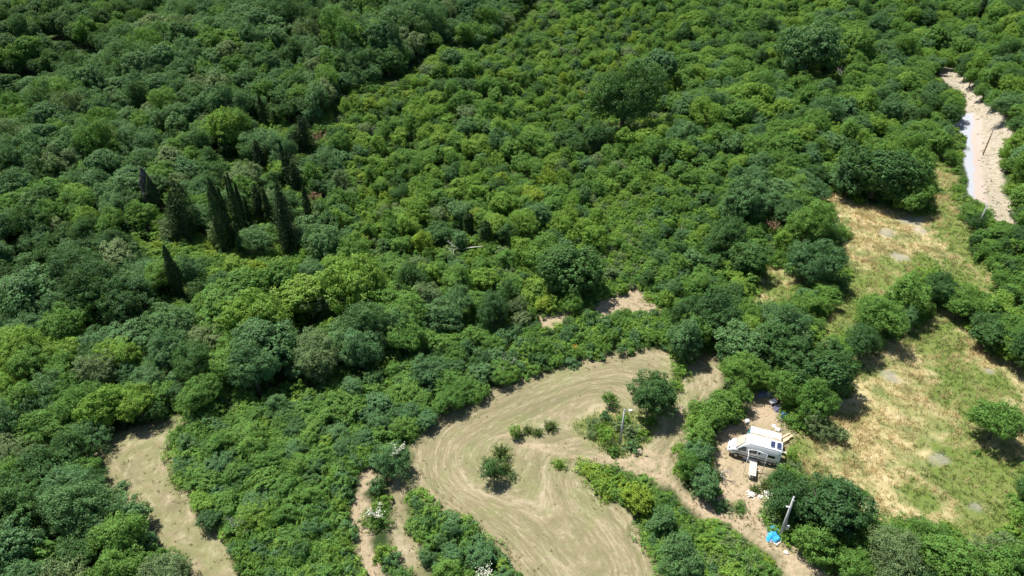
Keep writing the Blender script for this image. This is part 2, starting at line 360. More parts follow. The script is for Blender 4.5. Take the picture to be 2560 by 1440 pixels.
# ------------------------------------------------------------------ foliage meshes
def unit(n):
    v = rng.normal(size=(n, 3)); return v / np.linalg.norm(v, axis=1, keepdims=True)
def leaves(C, Nrm, size, jitter=.6, aspect=.7):
    """a small folded quad at every point of C facing roughly along Nrm"""
    n = len(C); Nn = Nrm + rng.normal(size=(n, 3)) * jitter; Nn /= np.linalg.norm(Nn, axis=1, keepdims=True)
    T = np.cross(Nn, unit(n)); T /= np.linalg.norm(T, axis=1, keepdims=True) + 1e-9; B = np.cross(Nn, T)
    s = size * rng.uniform(.6, 1.35, (n, 1)); a = T * s * .5; b = B * s * aspect * .5
    V = np.stack([C - a, C - b + Nn * s * .12, C + a, C + b + Nn * s * .12], 1).reshape(-1, 3)
    return V, np.arange(4 * n).reshape(n, 4)
def crown_np(Rr, zc, zr, nl, ns, nf, leaf, lobe=.42, flat=.0, rough=.5):
    """lobes on an ellipsoid, sprigs on each lobe, leaves on each sprig"""
    d = unit(nl * 3); d = d[d[:, 2] > -.62][:nl]
    rad = rng.uniform(.38, .70, (len(d), 1)) * (1.1 if lobe < .3 else 1); rad[:2] = .15
    L = d * rad * Rr; L[:, 2] *= zr / Rr
    lr = lobe * Rr * rng.uniform(.7, 1.2, len(d))
    C = []; Nm = []
    for c, r in zip(L, lr):
        sd_ = unit(ns); sc_ = c + sd_ * r * rng.uniform(.75, 1.05, (ns, 1)); sr = r * rng.uniform(.22, .42, ns)
        for q, s, dd in zip(sc_, sr, sd_):
            u = unit(nf); out = q - c * .2; out = out / (np.linalg.norm(out) + 1e-6)
            C.append(q + u * s * rng.uniform(.5, 1.1, (nf, 1)) * [1, 1, .8]); Nm.append(u * .8 + dd * .7 + [0, 0, .6])
    C = np.concatenate(C); Nm = np.concatenate(Nm); C[:, 2] += zc
    k = C[:, 2] > .05; return leaves(C[k], Nm[k], leaf, rough), L
def trunk_mesh(name, h, r, tips, zc):
    bm = bmesh.new(); top = Vector((r * .4, -r * .3, zc * .9))
    bm_tube(bm, [(0, 0, -.4), (0, 0, .05), (r * .3, 0, zc * .45), top], [r * 1.5, r * 1.15, r * .85, r * .6], 8)
    for t in tips:
        t = Vector(t) + Vector((0, 0, zc)); s = Vector((r * .3, 0, zc * random.uniform(.4, .8)))
        m = s.lerp(t, .5) + Vector((0, 0, -.08 * h))
        bm_tube(bm, [s, m, t], [r * .5, r * .33, r * .12], 5)
    me = bpy.data.meshes.new(name); bm.to_mesh(me); bm.free(); me.materials.append(bark)
    for p in me.polygons: p.use_smooth = True
    return me
SIZES = {   # nominal radius, total height, variants, (lobes, sprigs, leaves), leaf size, vertical radius
    'huge':  (5.0, 8.6, 3, (44, 26, 34), .22, 4.0),
    'big':    (3.4, 6.8, 4, (26, 24, 36), .18, 3.1),
    'mid':    (2.1, 4.1, 4, (15, 17, 32), .145, 2.0),
    'small':  (1.3, 2.3, 3, (10, 13, 26), .125, 1.15),
    'low':    (1.3, 1.2, 2, (12, 9, 24), .13, .55),
}
CROWN, TRUNK = {}, {}
for sz, (r_, h_, nv, (a, b, c), lf, zr) in SIZES.items():
    for v in range(nv):
        zc = h_ - zr * 1.02 if sz != 'low' else .35
        ST = [(1, 1, 1), (1.18, .88, 1.05), (.9, 1.15, .92), (1.05, .95, 1.1)][v]
        (V, Fc), L = crown_np(r_, zc, zr * .92, a, b, c, lf * (1, .8, 1.25, .95)[v], lobe={'huge': .27, 'big': .36}.get(sz, .44))
        V = V * ST; V[:, 0] += (V[:, 2] / h_) ** 2 * r_ * (0, .14, -.1, .08)[v]
        TRUNK[sz, v] = trunk_mesh('trunk', h_, {'huge': .3, 'big': .19, 'mid': .10, 'small': .05, 'low': .03}[sz], [x for x in L[2:9]], zc)
        for tn in ('dark', 'blue', 'mid', 'lime', 'grey', 'yellow', 'russet'):
            CROWN[sz, v, tn] = mesh_np('crown', V, Fc, TONES[tn])
# broom: upright wands
def broom_np(r, h, n):
    W = 70; d = unit(W); d[:, 2] = abs(d[:, 2]) + .25; d /= np.linalg.norm(d, axis=1, keepdims=True); ln = rng.uniform(.55, 1.1, (W, 1))
    k = rng.integers(W, size=n); t = rng.random((n, 1)) ** .7
    C = d[k] * ln[k] * [r, r, h] * t + rng.normal(size=(n, 3)) * .05; C[:, 2] = np.abs(C[:, 2]) + .03
    Nm = np.cross(d[k], unit(n)); Nm /= np.linalg.norm(Nm, axis=1, keepdims=True); Nm[:, 2] = abs(Nm[:, 2])
    return leaves(C, Nm, .15, .4, .4)
for v in range(2):
    V, Fc = broom_np(1.3, 1.5, 3200); CROWN['broom', v, 'broom'] = mesh_np('crown', V, Fc, TONES['broom']); TRUNK['broom', v] = TRUNK['small', v]
SIZES['broom'] = (1.3, 1.9, 2, None, None, None)

# ------------------------------------------------------------------ where trees stand
TREES = []   # dict(x,y,s(scale),hs(height scale),sz,v,tone,explicit label)
cell = {}
def near_ok(x, y, r, f):
    i, j = int(x // 8), int(y // 8)
    for a in (-1, 0, 1):
        for b in (-1, 0, 1):
            for (qx, qy, qr) in cell.get((i + a, j + b), ()):
                if (qx - x) ** 2 + (qy - y) ** 2 < (f * (qr + r)) ** 2: return False
    return True
def add_tree(x, y, r, h, tone, sz=None, label=None, v=None, group=None, zone=None):
    sz = sz or ('huge' if r > 4.1 else 'big' if r > 2.6 else 'mid' if r > 1.55 else 'small')
    nr, nh = SIZES[sz][:2]; nv = SIZES[sz][2]
    TREES.append(dict(x=x, y=y, z=ground(x, y), r=r, h=h, s=r / nr, hs=h / nh, sz=sz, v=random.randrange(nv) if v is None else v, tone=tone, rz=random.random() * 6.283, label=label, group=group, zone=zone))
    cell.setdefault((int(x // 8), int(y // 8)), []).append((x, y, r))
# trees one can pick out in the photo: crown centre px, radius px, tone, label
EXPL = [
 (1635,978,70,'dark','round dark green tree standing alone between the two arms of the mown field'),
 (1440,668,88,'dark','big dark green tree whose shadow reaches the small brown mown patch'),
 (1375,640,58,'mid','rounded mid green tree touching the left side of the big dark tree'),
 (1560,235,100,'dark','largest dark oak in the scrub of the upper middle, with a black shadow below'),
 (1640,165,62,'blue','oak behind the right shoulder of the largest dark oak in the upper middle'),
 (1500,340,48,'dark','compact dark tree just below the largest dark oak of the upper middle'),
 (1612,352,28,'lime','bright green tree in the shadow edge below the largest dark oak'),
 (2030,115,88,'blue','broad grey-green tree in the upper right wood with deep shade beneath it'),
 (2150,110,60,'mid','green tree to the right of the broad grey-green tree in the upper right wood'),
 (2200,415,92,'dark','large dark tree bordering the top of the upper meadow'),
 (2130,440,58,'blue','tree at the left top corner of the upper meadow'),
 (2292,490,48,'mid','rounded tree at the bottom of the wood beside the grassy lane of the upper meadow'),
 (1862,500,72,'blue','big rounded tree in the wood left of the upper meadow, topmost of the pair'),
 (1830,585,60,'dark','dark tree directly below the big rounded tree left of the upper meadow'),
 (1870,640,55,'dark','tall dark tree casting shade on the small grassy glade'),
 (2020,560,70,'mid','leafy tree beside the left edge of the upper meadow, topmost of the row'),
 (2035,655,72,'blue','blue-green domed tree between the small glade and the upper meadow'),
 (1790,790,72,'dark','dark round tree above the tip of the mown field, with black shade under it'),
 (1860,860,72,'blue','tree at the upper left of the clump above the campervan'),
 (1955,880,80,'dark','tree in the middle of the clump above the campervan'),
 (2050,930,88,'dark','large tree at the right of the clump above the campervan, shading the clutter'),
 (1870,930,60,'mid','tree at the lower left of the clump above the campervan'),
 (1960,960,60,'mid','tree at the bottom of the clump above the campervan'),
 (1810,1010,48,'mid','bushy tree between the right arm of the field and the bare yard'),
 (1780,1056,46,'mid','leafy tree just left of the campervan bonnet'),
 (1750,1128,42,'blue','rounded bush tree left of the campervan beside the dirt track'),
 (2500,1045,72,'mid','tree with bare grey branches at the right edge of the dry meadow'),
 (2088,1264,96,'dark','large walnut-like tree with drooping leaves right of the concrete pole and blue tarp'),
 (2250,1390,80,'grey','wide grey-green tree at the bottom, right of the large drooping tree'),
 (2150,1420,60,'mid','tree at the bottom edge below the large drooping tree'),
 (2370,1400,75,'mid','tree at the bottom edge under the green corner of the dry meadow'),
 (2195,790,70,'mid','tree at the left end of the hedge between the two meadows'),
 (2275,740,62,'mid','tall tree in the hedge between the two meadows, nearest the upper meadow'),
 (2160,860,52,'dark','lowest tree of the hedge between the two meadows'),
 (2345,725,48,'dark','dark tree in the hedge between the two meadows, right of the tall one'),
 (2405,760,46,'mid','rounded tree near the right end of the hedge between the two meadows'),
 (2470,830,52,'dark','dark bushy tree at the right side below the upper meadow tip'),
 (318,752,80,'dark','huge dark oak left of and below the lone cypress, black shade at its foot'),
 (215,690,95,'dark','huge dark oak further left in the same clump as the oak by the lone cypress'),
 (85,720,90,'blue','huge blue-green oak near the left edge level with the lone cypress'),
 (290,640,52,'grey','greyish oak behind the dark oaks left of the lone cypress'),
 (820,600,62,'blue','rounded grey-green tree right of the cypress cluster with shade on its right'),
 (210,548,42,'lime','bright green rounded tree left of the cypress cluster'),
 (360,540,42,'mid','leafy tree in front of the dead grey cypress'),
 (660,860,90,'blue','broad blue-green oak in the band of trees below the dead bare tree'),
 (900,870,62,'blue','grey-green tree above the dark gap by the mown field hedge'),
 (1085,790,52,'blue','blue-green tree above the hedge left of the small brown patch'),
 (1010,840,60,'mid','rounded yellowish tree above the dark gap behind the field hedge'),
 (580,400,0,'grey',None),
 (610,445,52,'grey','pale grey-green tree in the middle of the cypress cluster'),
 (650,600,46,'blue','rounded grey tree in front of the broad conifer of the cypress cluster'),
 (985,1150,52,'blue','dark shrub tree under white blossom at the left of the mown field'),
 (1600,1245,46,'yellow','yellow-green bush tree in the hedge between field and track'),
 (1700,1400,70,'blue','blue-green tree at the bottom edge left of the dirt track'),
 (1650,1310,44,'blue','blue-green tree in the hedge above the bottom edge tree by the track'),
 (1000,60,60,'blue','oak at the top of the tall wood left of the dark ravine'),
]
def crown_place(cx, cy, rp):
    r = 3.
    for _ in range(6):
        h = 1.72 * r + .5; p = at(cx, cy, h * .54)
        r = rp / F * proj(p.x, p.y, p.z)[2]
    return p, r, h
expl_keep = []
for cx, cy, rp, tone, lab in EXPL:
    if not rp: continue
    p, r, h = crown_place(cx, cy, rp)
    add_tree(p.x, p.y, r, h, tone, label=lab); expl_keep.append((cx, cy, rp, p.y))
# cypresses: top px, base px, radius m, style
CYP = [
 (538,468,583,618,.8,'spire','slim cypress squeezed between the thick cypress and the tight pair'),
 (662,470,676,560,.8,'spire','slim cypress left of the broad conifer at the right front'),
 (600,455,618,585,.6,'spire','slim cypress against the right side of the tight pair'),
 (360,440,398,535,1.2,'spire','dark cypress leaning on the right side of the dead grey one'),
 (705,380,722,470,.6,'spire','slim cypress between the narrow spire and the ragged one'),
 (412,613,452,745,1.05,'spire','dark spire cypress standing alone in bright green scrub'),
 (346,420,389,530,1.5,'dead','grey half-dead cypress at the left end of the cypress cluster'),
 (445,450,476,602,2.3,'feather','broad feathery cypress second from the left in the cluster'),
 (520,444,570,628,1.6,'spire','tall thick cypress in the middle left of the cluster, lit on its left side'),
 (563,440,600,590,.6,'spire','thin cypress, left one of the tight pair in the cluster'),
 (576,432,612,610,.75,'spire','thin tall cypress, right one of the tight pair in the cluster'),
 (598,560,606,636,.45,'spire','smallest thin cypress at the foot of the tight pair'),
 (615,494,627,565,.5,'spire','short thin cypress just right of the tight pair'),
 (643,458,655,548,1.2,'feather','medium feathery cypress between the tight pair and the broad conifer'),
 (693,452,726,624,2.4,'feather','broad tall conifer at the right front of the cypress cluster'),
 (697,350,716,442,.75,'spire','narrow spire cypress behind the right side of the cluster'),
 (722,372,732,470,.9,'feather','thin ragged cypress beside the narrow spire at the right of the cluster'),
 (740,400,746,480,.8,'feather','second thin ragged cypress under the ragged conifer'),
 (750,288,764,382,2.4,'feather','broad ragged conifer above the right end of the cypress cluster'),
 (763,460,775,558,.8,'spire','lone narrow cypress beside the russet foliage at the right of the cluster'),
 (648,235,662,315,.9,'spire','narrow cypress furthest up the slope above the cluster'),
 (556,330,570,402,1.5,'spire','cypress behind the cluster, upper left of the tight pair'),
 (634,350,653,424,1.7,'feather','cypress behind the cluster with dark shade on its right'),
 (2466,-25,2447,46,1.0,'spire','dark cypress at the top edge near the right corner'),
 (1205,552,1214,612,.9,'ivy','dark ivy-covered column standing in the scrub of the centre'),
 (1168,530,1172,580,.8,'ivy','second dark ivy column left of the ivy-covered column'),
]
poles_px = [(2333,84,2313,142,'slim concrete utility pole in the trees above the gravel road'),
 (2490,310,2457,388,'dark leaning utility pole beside the pale gravel bank'),
 (2462,511,2441,575,'utility pole rising from bushes at the lower end of the gravel road'),
 (1568,1024,1550,1112,'grey pole with a small lamp arm in the scrub inside the mown field'),
 (1983,1243,1949,1345,'concrete utility pole with meter box beside the blue tarp')]
CB = []
for tx, ty, bx, by, r, st, lab in CYP:
    p = at(bx, by); CB.append((p, height_to(p, tx, ty))); cell.setdefault((int(p.x // 8), int(p.y // 8)), []).append((p.x, p.y, r * .8))
PB = []
for tx, ty, bx, by, lab in poles_px:
    p = at(bx, by); PB.append((p, height_to(p, tx, ty)))
KO = []   # (x0,y0,x1,y1,halfwidth px, depth y) : nothing nearer than depth may cover this segment
for (tx, ty, bx, by, r, *_), (p, h) in zip(CYP, CB): KO.append((tx, ty, tx + .92 * (bx - tx), ty + .92 * (by - ty), r * F / (p.y + 20) * .6, p.y))
for (tx, ty, bx, by, *_), (p, h) in zip(poles_px, PB): KO.append((tx, ty, tx + .9 * (bx - tx), ty + .9 * (by - ty), 3, p.y + .5))
# dead things and plants that must stay in sight
for x0, y0, x1, y1, wd in [(1926, 1318, 1950, 1345, 20), (1862, 1170, 1905, 1195, 24), (1945, 1110, 1975, 1090, 14), (420, 640, 452, 748, 22), (755, 800, 810, 765, 28), (1155, 632, 1195, 622, 8), (795, 480, 775, 490, 14), (790, 325, 800, 335, 10), (985, 1105, 990, 1110, 22), (935, 1265, 945, 1280, 15), (1215, 1410, 1215, 1418, 12), (1436, 855, 1445, 865, 5), (1935, 553, 1940, 558, 14), (1170, 1180, 1290, 1120, 60), (2480, 1060, 2540, 1090, 20)]:
    KO.append((x0, y0, x1, y1, wd, at((x0 + x1) / 2, max(y0, y1) + 4).y))
# zones: polygon, (rmin,rmax), height factor range, tone weights
Z = [
 ('upper left valley', [(-400,-80),(640,-40),(420,110),(250,205),(0,285),(-400,400)], (3.0,5.0), (1.9,2.5), dict(dark=6,mid=2,blue=3), .60),
 ('tall wood on the spur', [(-400,400),(0,285),(250,200),(420,110),(640,-60),(1370,-80),(1290,55),(1215,125),(1100,120),(1000,190),(860,235),(800,330),(640,310),(500,330),(350,420),(150,470),(0,480),(-400,560)], (2.3,4.8), (1.7,2.4), dict(blue=8,grey=1.5,mid=3,dark=2), .50),
 ('wood around the cypresses', [(0,480),(150,470),(350,420),(500,330),(640,310),(800,330),(860,420),(860,560),(800,640),(620,620),(420,600),(250,590),(0,620)], (1.5,3.4), (1.5,2.3), dict(blue=5,mid=3,grey=1,dark=3,lime=.5), .52),
 ('bright scrub around the lone cypress', [(250,590),(420,600),(620,615),(760,660),(760,740),(640,760),(480,720),(430,740),(400,700),(330,640)], (.9,1.6), (1.1,1.7), dict(lime=6,yellow=1,mid=3), .5),
 ('dark oaks left of the lone cypress', [(-400,560),(0,600),(230,600),(330,640),(400,700),(415,820),(250,830),(0,830),(-400,850)], (2.4,3.4), (1.6,2.3), dict(dark=6,blue=4), .52),
 ('band of trees above the left field', [(-400,850),(0,830),(420,820),(640,760),(860,760),(1090,840),(1050,900),(640,1010),(430,1050),(250,1110),(-400,1140)], (1.6,4.0), (1.3,2.2), dict(mid=6,blue=3,dark=2,grey=1,lime=1), .5),
 ('wood left of the left field', [(-400,1140),(240,1100),(280,1160),(330,1260),(430,1370),(510,1450),(600,1640),(-400,1640)], (1.2,2.8), (1.5,2.0), dict(mid=5,blue=4,grey=1.5,dark=2,lime=1), .5),
 ('thicket between the two fields', [(430,1060),(640,1010),(860,950),(1050,900),(1100,1040),(1050,1080),(1000,1200),(900,1240),(880,1640),(700,1640),(590,1430),(440,1240)], (.75,1.5), (1.0,1.5), dict(blue=4,mid=7,dark=1,lime=1), .48),
 ('hedge along the top of the mown field', [(1050,900),(1090,850),(1360,810),(1500,790),(1650,790),(1760,860),(1680,880),(1400,930),(1200,1010),(1080,1060)], (1.0,2.0), (1.2,1.7), dict(blue=4,mid=6,dark=2), .48),
 ('hedge below the mown field', [(1000,1200),(1100,1270),(1200,1300),(1330,1440),(1420,1640),(1100,1640),(1010,1400)], (.9,1.8), (1.2,1.6), dict(blue=6,mid=3,dark=1,lime=.5), .48),
 ('vines between field and track', [(1425,1150),(1480,1150),(1570,1175),(1600,1290),(1540,1290),(1470,1230)], (.7,1.2), (.8,1.1), dict(yellow=6,lime=4), .45),
 ('hedge between field and track', [(1570,1175),(1660,1205),(1960,1400),(2060,1640),(1700,1640),(1580,1300)], (.9,1.6), (1.0,1.4), dict(mid=5,blue=3,yellow=1,lime=3), .48),
 ('upper right wood', [(1700,-80),(3000,-80),(3000,500),(2560,560),(2500,400),(2400,170),(2340,400),(2340,540),(2060,490),(1960,420),(1850,420),(1700,330)], (1.1,3.8), (1.4,2.2), dict(mid=7,dark=2,blue=2,lime=3), .56),
 ('wood right of the upper meadow', [(2380,500),(2560,540),(3000,600),(3000,1700),(2520,1700),(2520,1300),(2560,930),(2420,850),(2480,740),(2400,600)], (1.5,2.4), (1.5,2.0), dict(mid=6,dark=3,lime=1), .5),
 ('trees along the bottom right', [(1930,1240),(2100,1200),(2200,1290),(2400,1310),(2520,1340),(2560,1700),(2100,1700),(1980,1400)], (1.6,2.6), (1.7,2.1), dict(mid=5,dark=3,grey=2), .5),
 ('wood left of the upper meadow', [(1700,330),(1850,420),(2060,490),(2130,600),(2130,720),(2060,850),(1800,880),(1640,780),(1600,640),(1650,470)], (.9,2.5), (1.4,2.0), dict(mid=6,blue=3,lime=2,dark=2), .5),
 ('meadow hedge', [(2060,850),(2140,780),(2300,660),(2490,750),(2420,860),(2340,780),(2150,900)], (1.2,2.2), (1.5,2.0), dict(mid=6,dark=3,lime=1), .48),
 ('lush scrub below the dark oak', [(1480,500),(1750,480),(1800,760),(1640,790),(1500,740)], (.9,1.6), (1.2,1.7), dict(lime=6,mid=4,grey=2), .5),
 ('central scrub', [(800,-80),(1720,-80),(1720,800),(1400,830),(760,760),(760,560),(860,420)], (.75,2.7), (1.2,2.3), dict(mid=6,lime=5,grey=1,blue=1.5,dark=1.6,yellow=.5), .60),
]
LOWZ = ['meadow', 'meadow_up', 'yard', 'pole_scrub']
NC = 150000
v_ = rng.random(NC); yy = 22 + 420 * v_ ** 1.0; xx = (rng.random(NC) * 2 - 1) * (30 + yy * 1.02)
zz = hgt(xx, yy)
PX, PY, DEP = proj(xx, yy, zz)
ok = (PX > -420) & (PX < 2980) & (PY > -160) & (PY < 1660)
ok |= (yy > 300)
zid = np.full(NC, -1)
for k in range(len(Z) - 1, -1, -1): zid[inside(Z[k][1], PX, PY)] = k
rr = np.zeros(NC); hh = np.zeros(NC)
for k, z in enumerate(Z):
    m = zid == k; n = m.sum(); q = rng.random(n) ** 2.6
    rr[m] = z[2][0] + (z[2][1] - z[2][0]) * q; hh[m] = rr[m] * rng.uniform(*z[3], n)
sc_ = .62 + .85 * vnoise(xx + 300, yy, 16); rr = np.where(zid >= 0, rr * sc_, rr); hh = np.where(zid >= 0, hh * sc_, hh)
m = zid < 0; rr[m] = rng.uniform(1.8, 3.0, m.sum()); hh[m] = rr[m] * 2.1
okc = ok.copy()
# the crown must not cover open ground, nor anything that is in plain sight
smp = []
for (a, b, c) in [(0, 0, 1.0), (0, 0, .5), (-.8, 0, .62), (.8, 0, .62), (0, -.8, .35), (-.55, 0, .9), (.55, 0, .9), (0, -.5, .15), (-.5, -.4, .3), (.5, -.4, .3), (-1, 0, .5), (1, 0, .5), (0, 0, 1.08), (-.8, 0, .8), (.8, 0, .8)]:
    smp.append(proj(xx + a * rr, yy + b * rr, zz + c * hh)[:2])
for k in KEEP:
    A_ = np.array(P[k]); x0, y0 = A_.min(0); x1, y1 = A_.max(0)
    for (sx_, sy_) in smp:
        m = okc & (sx_ > x0) & (sx_ < x1) & (sy_ > y0) & (sy_ < y1)
        ii = np.where(m)[0]; okc[ii[inside(P[k], sx_[ii], sy_[ii])]] = False
for (x0, y0, x1, y1, wd, dy_) in KO:
    for (sx_, sy_) in smp:
        ex, ey = x1 - x0, y1 - y0; tt = np.clip(((sx_ - x0) * ex + (sy_ - y0) * ey) / (ex * ex + ey * ey), 0, 1)
        okc &= ~((np.hypot(sx_ - x0 - tt * ex, sy_ - y0 - tt * ey) < wd + 2) & (yy < dy_ + .3))
ps = inside(P['pole_scrub'], PX, PY) | inside(P['field'], PX, PY)
for k in WP: okc &= ~inside(WP[k], xx, yy) if k not in ('bank', 'road') else True
GAPS = [[(440,1035),(640,985),(860,925),(1050,868),(1072,905),(870,975),(650,1035),(455,1085)],
 [(640,300),(800,318),(862,232),(900,228),(835,372),(700,378),(640,350)], [(880,236),(1000,192),(1100,122),(1215,124),(1290,54),(1375,-30),(1405,-30),(1330,52),(1250,120),(1225,150),(1110,158),(1010,222),(890,262)],
 [(230,828),(425,815),(432,868),(240,885)], [(1500,288),(1670,285),(1675,335),(1520,345)], [(1950,185),(2115,182),(2115,238),(1960,240)], [(1445,745),(1540,690),(1550,745),(1460,795)], [(785,655),(880,640),(885,688),(800,695)],
 [(2110,505),(2250,520),(2250,530),(2110,515)],
 [(-200,110),(60,108),(150,102),(250,135),(290,152),(280,185),(200,180),(130,158),(-200,158)], [(-200,197),(60,193),(160,200),(190,225),(150,262),(-200,258)], [(-200,272),(60,268),(110,285),(90,322),(-200,330)]]
for gp in GAPS: okc &= ~inside(gp, PX, PY)
ordr = [i for i in np.where(okc)[0]]
ordr.sort(key=lambda i: -(rr[i] + rng.random() * .9))
for i in ordr:
    z = Z[zid[i]] if zid[i] >= 0 else (None, None, None, None, dict(mid=5, dark=3, blue=2), .55)
    if not near_ok(xx[i], yy[i], rr[i], z[5]): continue
    tn = random.choices(list(z[4]), list(z[4].values()))[0]
    add_tree(xx[i], yy[i], rr[i], hh[i], tn, zone=z[0])
print('TREES', len(TREES))
# small shrubs on purpose: crown px, radius px, tone, size, label
SHR = [
 (1525,1000,24,'mid','mid','small dark bush left of the round tree in the mown field'),
 (1515,1038,17,'blue','small','little bush under the small dark bush near the lamp pole'),
 (1288,1075,22,'lime','small','yellowish bush at the left end of the shrub row inside the mown field'),
 (1318,1070,18,'grey','broom','grey broom in the middle of the shrub row inside the mown field'),
 (1376,1060,24,'mid','broom','green broom at the right end of the shrub row inside the mown field'),
 (1252,1125,32,'broom','broom','brownish broom bush at the top of the island in the mown field'),
 (1235,1185,36,'dark','mid','dark green bush at the foot of the island in the mown field'),
 (1262,1165,26,'broom','broom','broom bush in the middle of the island in the mown field'),
 (1398,1160,22,'lime','low','low green tuft at the left tip of the vines by the track'),
 (1515,1088,30,'lime','low','yellow-green low bush left of the lamp pole'),
 (1530,1110,24,'broom','broom','broom bush beside the foot of the lamp pole'),
 (1578,1115,30,'blue','low','blue-green low bush just right of the foot of the lamp pole'),
 (1590,1075,34,'grey','low','grey-green low bush right of the lamp pole'),
 (1490,1055,26,'grey','low','pale low bush at the upper left of the lamp pole scrub'),
 (1545,1060,26,'grey','low','pale grassy bush behind the lamp pole'),
 (1480,1085,20,'grey','low','low bush at the left tip of the lamp pole scrub'),
 (1620,1050,22,'lime','low','low green bush under the round tree at the field edge'),
 (1710,880,36,'grey','low','pale vine mound above the lone round tree'),
 (1735,868,24,'grey','low','pale vine mound at the top of the strip beside the field'),
 (1700,925,30,'lime','low','vine mound between the lone tree and the right arm'),
 (1690,960,24,'lime','low','vine mound on the right shoulder of the lone tree'),
 (2050,1062,40,'grey','mid','grey-green bush right of the planks at the meadow edge'),
 (2010,1055,26,'mid','small','bush between the blue barrel and the meadow'),
 (2095,1090,24,'grey','small','bush with dry flower heads in the meadow edge'),
 (1985,1143,24,'lime','small','bright bush below the plank behind the campervan'),
 (1960,1180,26,'lime','small','bush right of the table and awning frame'),
 (1985,1197,28,'mid','mid','bush right of the frame above the large drooping tree'),
 (1890,1218,18,'grey','broom','grey dry bush just above the white rubble'),
 (1915,1212,20,'grey','broom','grey dry bush above the right rubble heap'),
 (1505,1070,24,'lime','low','bright low bush above the yellow-green bush by the lamp pole'),
 (1560,1045,26,'mid','low','green mound at the top of the lamp pole scrub'),
 (1610,1085,24,'lime','low','bright mound at the right of the lamp pole scrub'),
 (1540,1125,24,'mid','low','green mound at the foot of the lamp pole, left side'),
 (1300,1085,16,'grey','low','grey tuft between the yellowish bush and the grey broom'),
 (1345,1078,18,'broom','broom','dull broom tuft in the shrub row inside the mown field'),
 (1222,1150,20,'grey','low','grey tuft on the left of the island in the mown field'),
 (1280,1190,18,'grey','low','grey tuft on the right of the island in the mown field'),
 (1745,1195,34,'blue','mid','bush left of the yard beside the dirt track'),
 (1790,1180,26,'grey','broom','greyish bush at the left edge of the yard'),
 (1810,1262,28,'blue','low','low bush between the yard and the dirt track'),
 (1850,1268,24,'mid','low','low bush at the right of the yard entrance by the track'),
 (2160,1235,18,'mid','low','round green tuft in the orange dry grass'),
 (2440,1130,14,'mid','low','green tuft below the tree at the meadow edge'),
 (940,1215,28,'blue','small','shrub between the two footpaths near their top'),
 (950,1255,24,'grey','broom','grey shrub between the footpaths under the blossom'),
 (2520,330,0,'mid','low',''),
]
for cx, cy, rp, tone, sz, lab in SHR:
    if not rp: continue
    nr, nh = SIZES[sz][:2]; r = 1.
    for _ in range(5):
        h = r * nh / nr; p = at(cx, cy, h * .5); r = rp / F * proj(p.x, p.y, p.z)[2]
    if sz == 'broom': tone = 'broom'
    add_tree(p.x, p.y, r, h, tone, sz=sz, label=lab)

# ------------------------------------------------------------------ which trees are things of their own
for t in TREES:
    px, py, dep = proj(t['x'], t['y'], t['z'] + t['h'] * .6); t['px'], t['py'] = float(px), float(py); t['pr'] = t['r'] * F / dep
KIND = {'huge': ('large_tree', 'large tree'), 'big': ('broadleaf_tree', 'tree'), 'mid': ('bushy_tree', 'small tree'), 'small': ('shrub', 'shrub'), 'low': ('bramble', 'bramble'), 'broom': ('broom_bush', 'bush')}
LM = [('lone cypress',430,680),('cypress cluster',600,520),('dead grey cypress',365,470),('bare dead tree',783,785),('upper left gap',100,130),('tall wood crest',640,120),
 ('dark ravine',1260,90),('largest dark oak',1560,235),('broad grey-green tree',2030,115),('farthest utility pole',2320,110),('gravel road',2430,400),
 ('gravel bank top',2380,190),('roadside pole',2450,540),('upper meadow',2230,600),('upper meadow corner',2080,500),('small grassy glade',1940,720),('ivy-covered column',1212,580),
 ('fallen pale trunk',1175,628),('big dark tree',1440,668),('small brown patch',1570,755),('mown field tip',1690,880),('lone round tree',1635,975),('lamp pole',1560,1070),
 ('meadow hedge',2250,770),('campervan',1885,1110),('blue barrel',1957,1040),('blue tarp',1940,1330),('white rubble',1900,1240),('dry meadow',2250,1100),
 ('meadow right edge',2530,1200),('green meadow corner',2440,1330),('bottom right corner',2540,1420),('dirt track end',2020,1420),('field hedge bottom',1640,1400),
 ('left vine tip',1440,1170),('mown field left end',1050,1110),('mown field upper arm',1350,960),('dark hedge gap',1040,890),('white flowering shrub',985,1110),
 ('left footpath top',920,1200),('footpaths bottom',980,1400),('bottom edge blossom',1212,1415),('left mown strip',360,1200),('left strip top',360,1070),('left strip bottom end',540,1400),
 ('bottom left corner',40,1400),('left edge middle',20,720),('lower left edge',20,1050),('upper left corner',20,20),('left edge valley foot',20,400),('thicket middle',680,1230),('left strip tree band',560,960),('top edge centre',1100,20),('scrub centre',1150,380),('yellow broom flowers',1440,860),('top right corner',2540,20)]
def direction(dx, dy):
    a = math.degrees(math.atan2(-dy, dx)) % 360
    return ['right of', 'upper right of', 'above', 'upper left of', 'left of', 'lower left of', 'below', 'lower right of'][int((a + 22.5) // 45) % 8]
TW = {'dark': 'dark green', 'blue': 'blue-green', 'mid': 'mid green', 'lime': 'bright green', 'grey': 'grey-green', 'yellow': 'yellow-green', 'broom': 'dull olive', 'russet': 'russet'}
ORD = ['nearest', 'second', 'third', 'fourth', 'fifth', 'sixth', 'seventh', 'eighth', 'ninth', 'tenth', 'eleventh', 'twelfth', 'thirteenth', 'fourteenth', 'fifteenth', 'sixteenth', 'seventeenth', 'eighteenth', 'nineteenth', 'twentieth']
single = []; rest = []
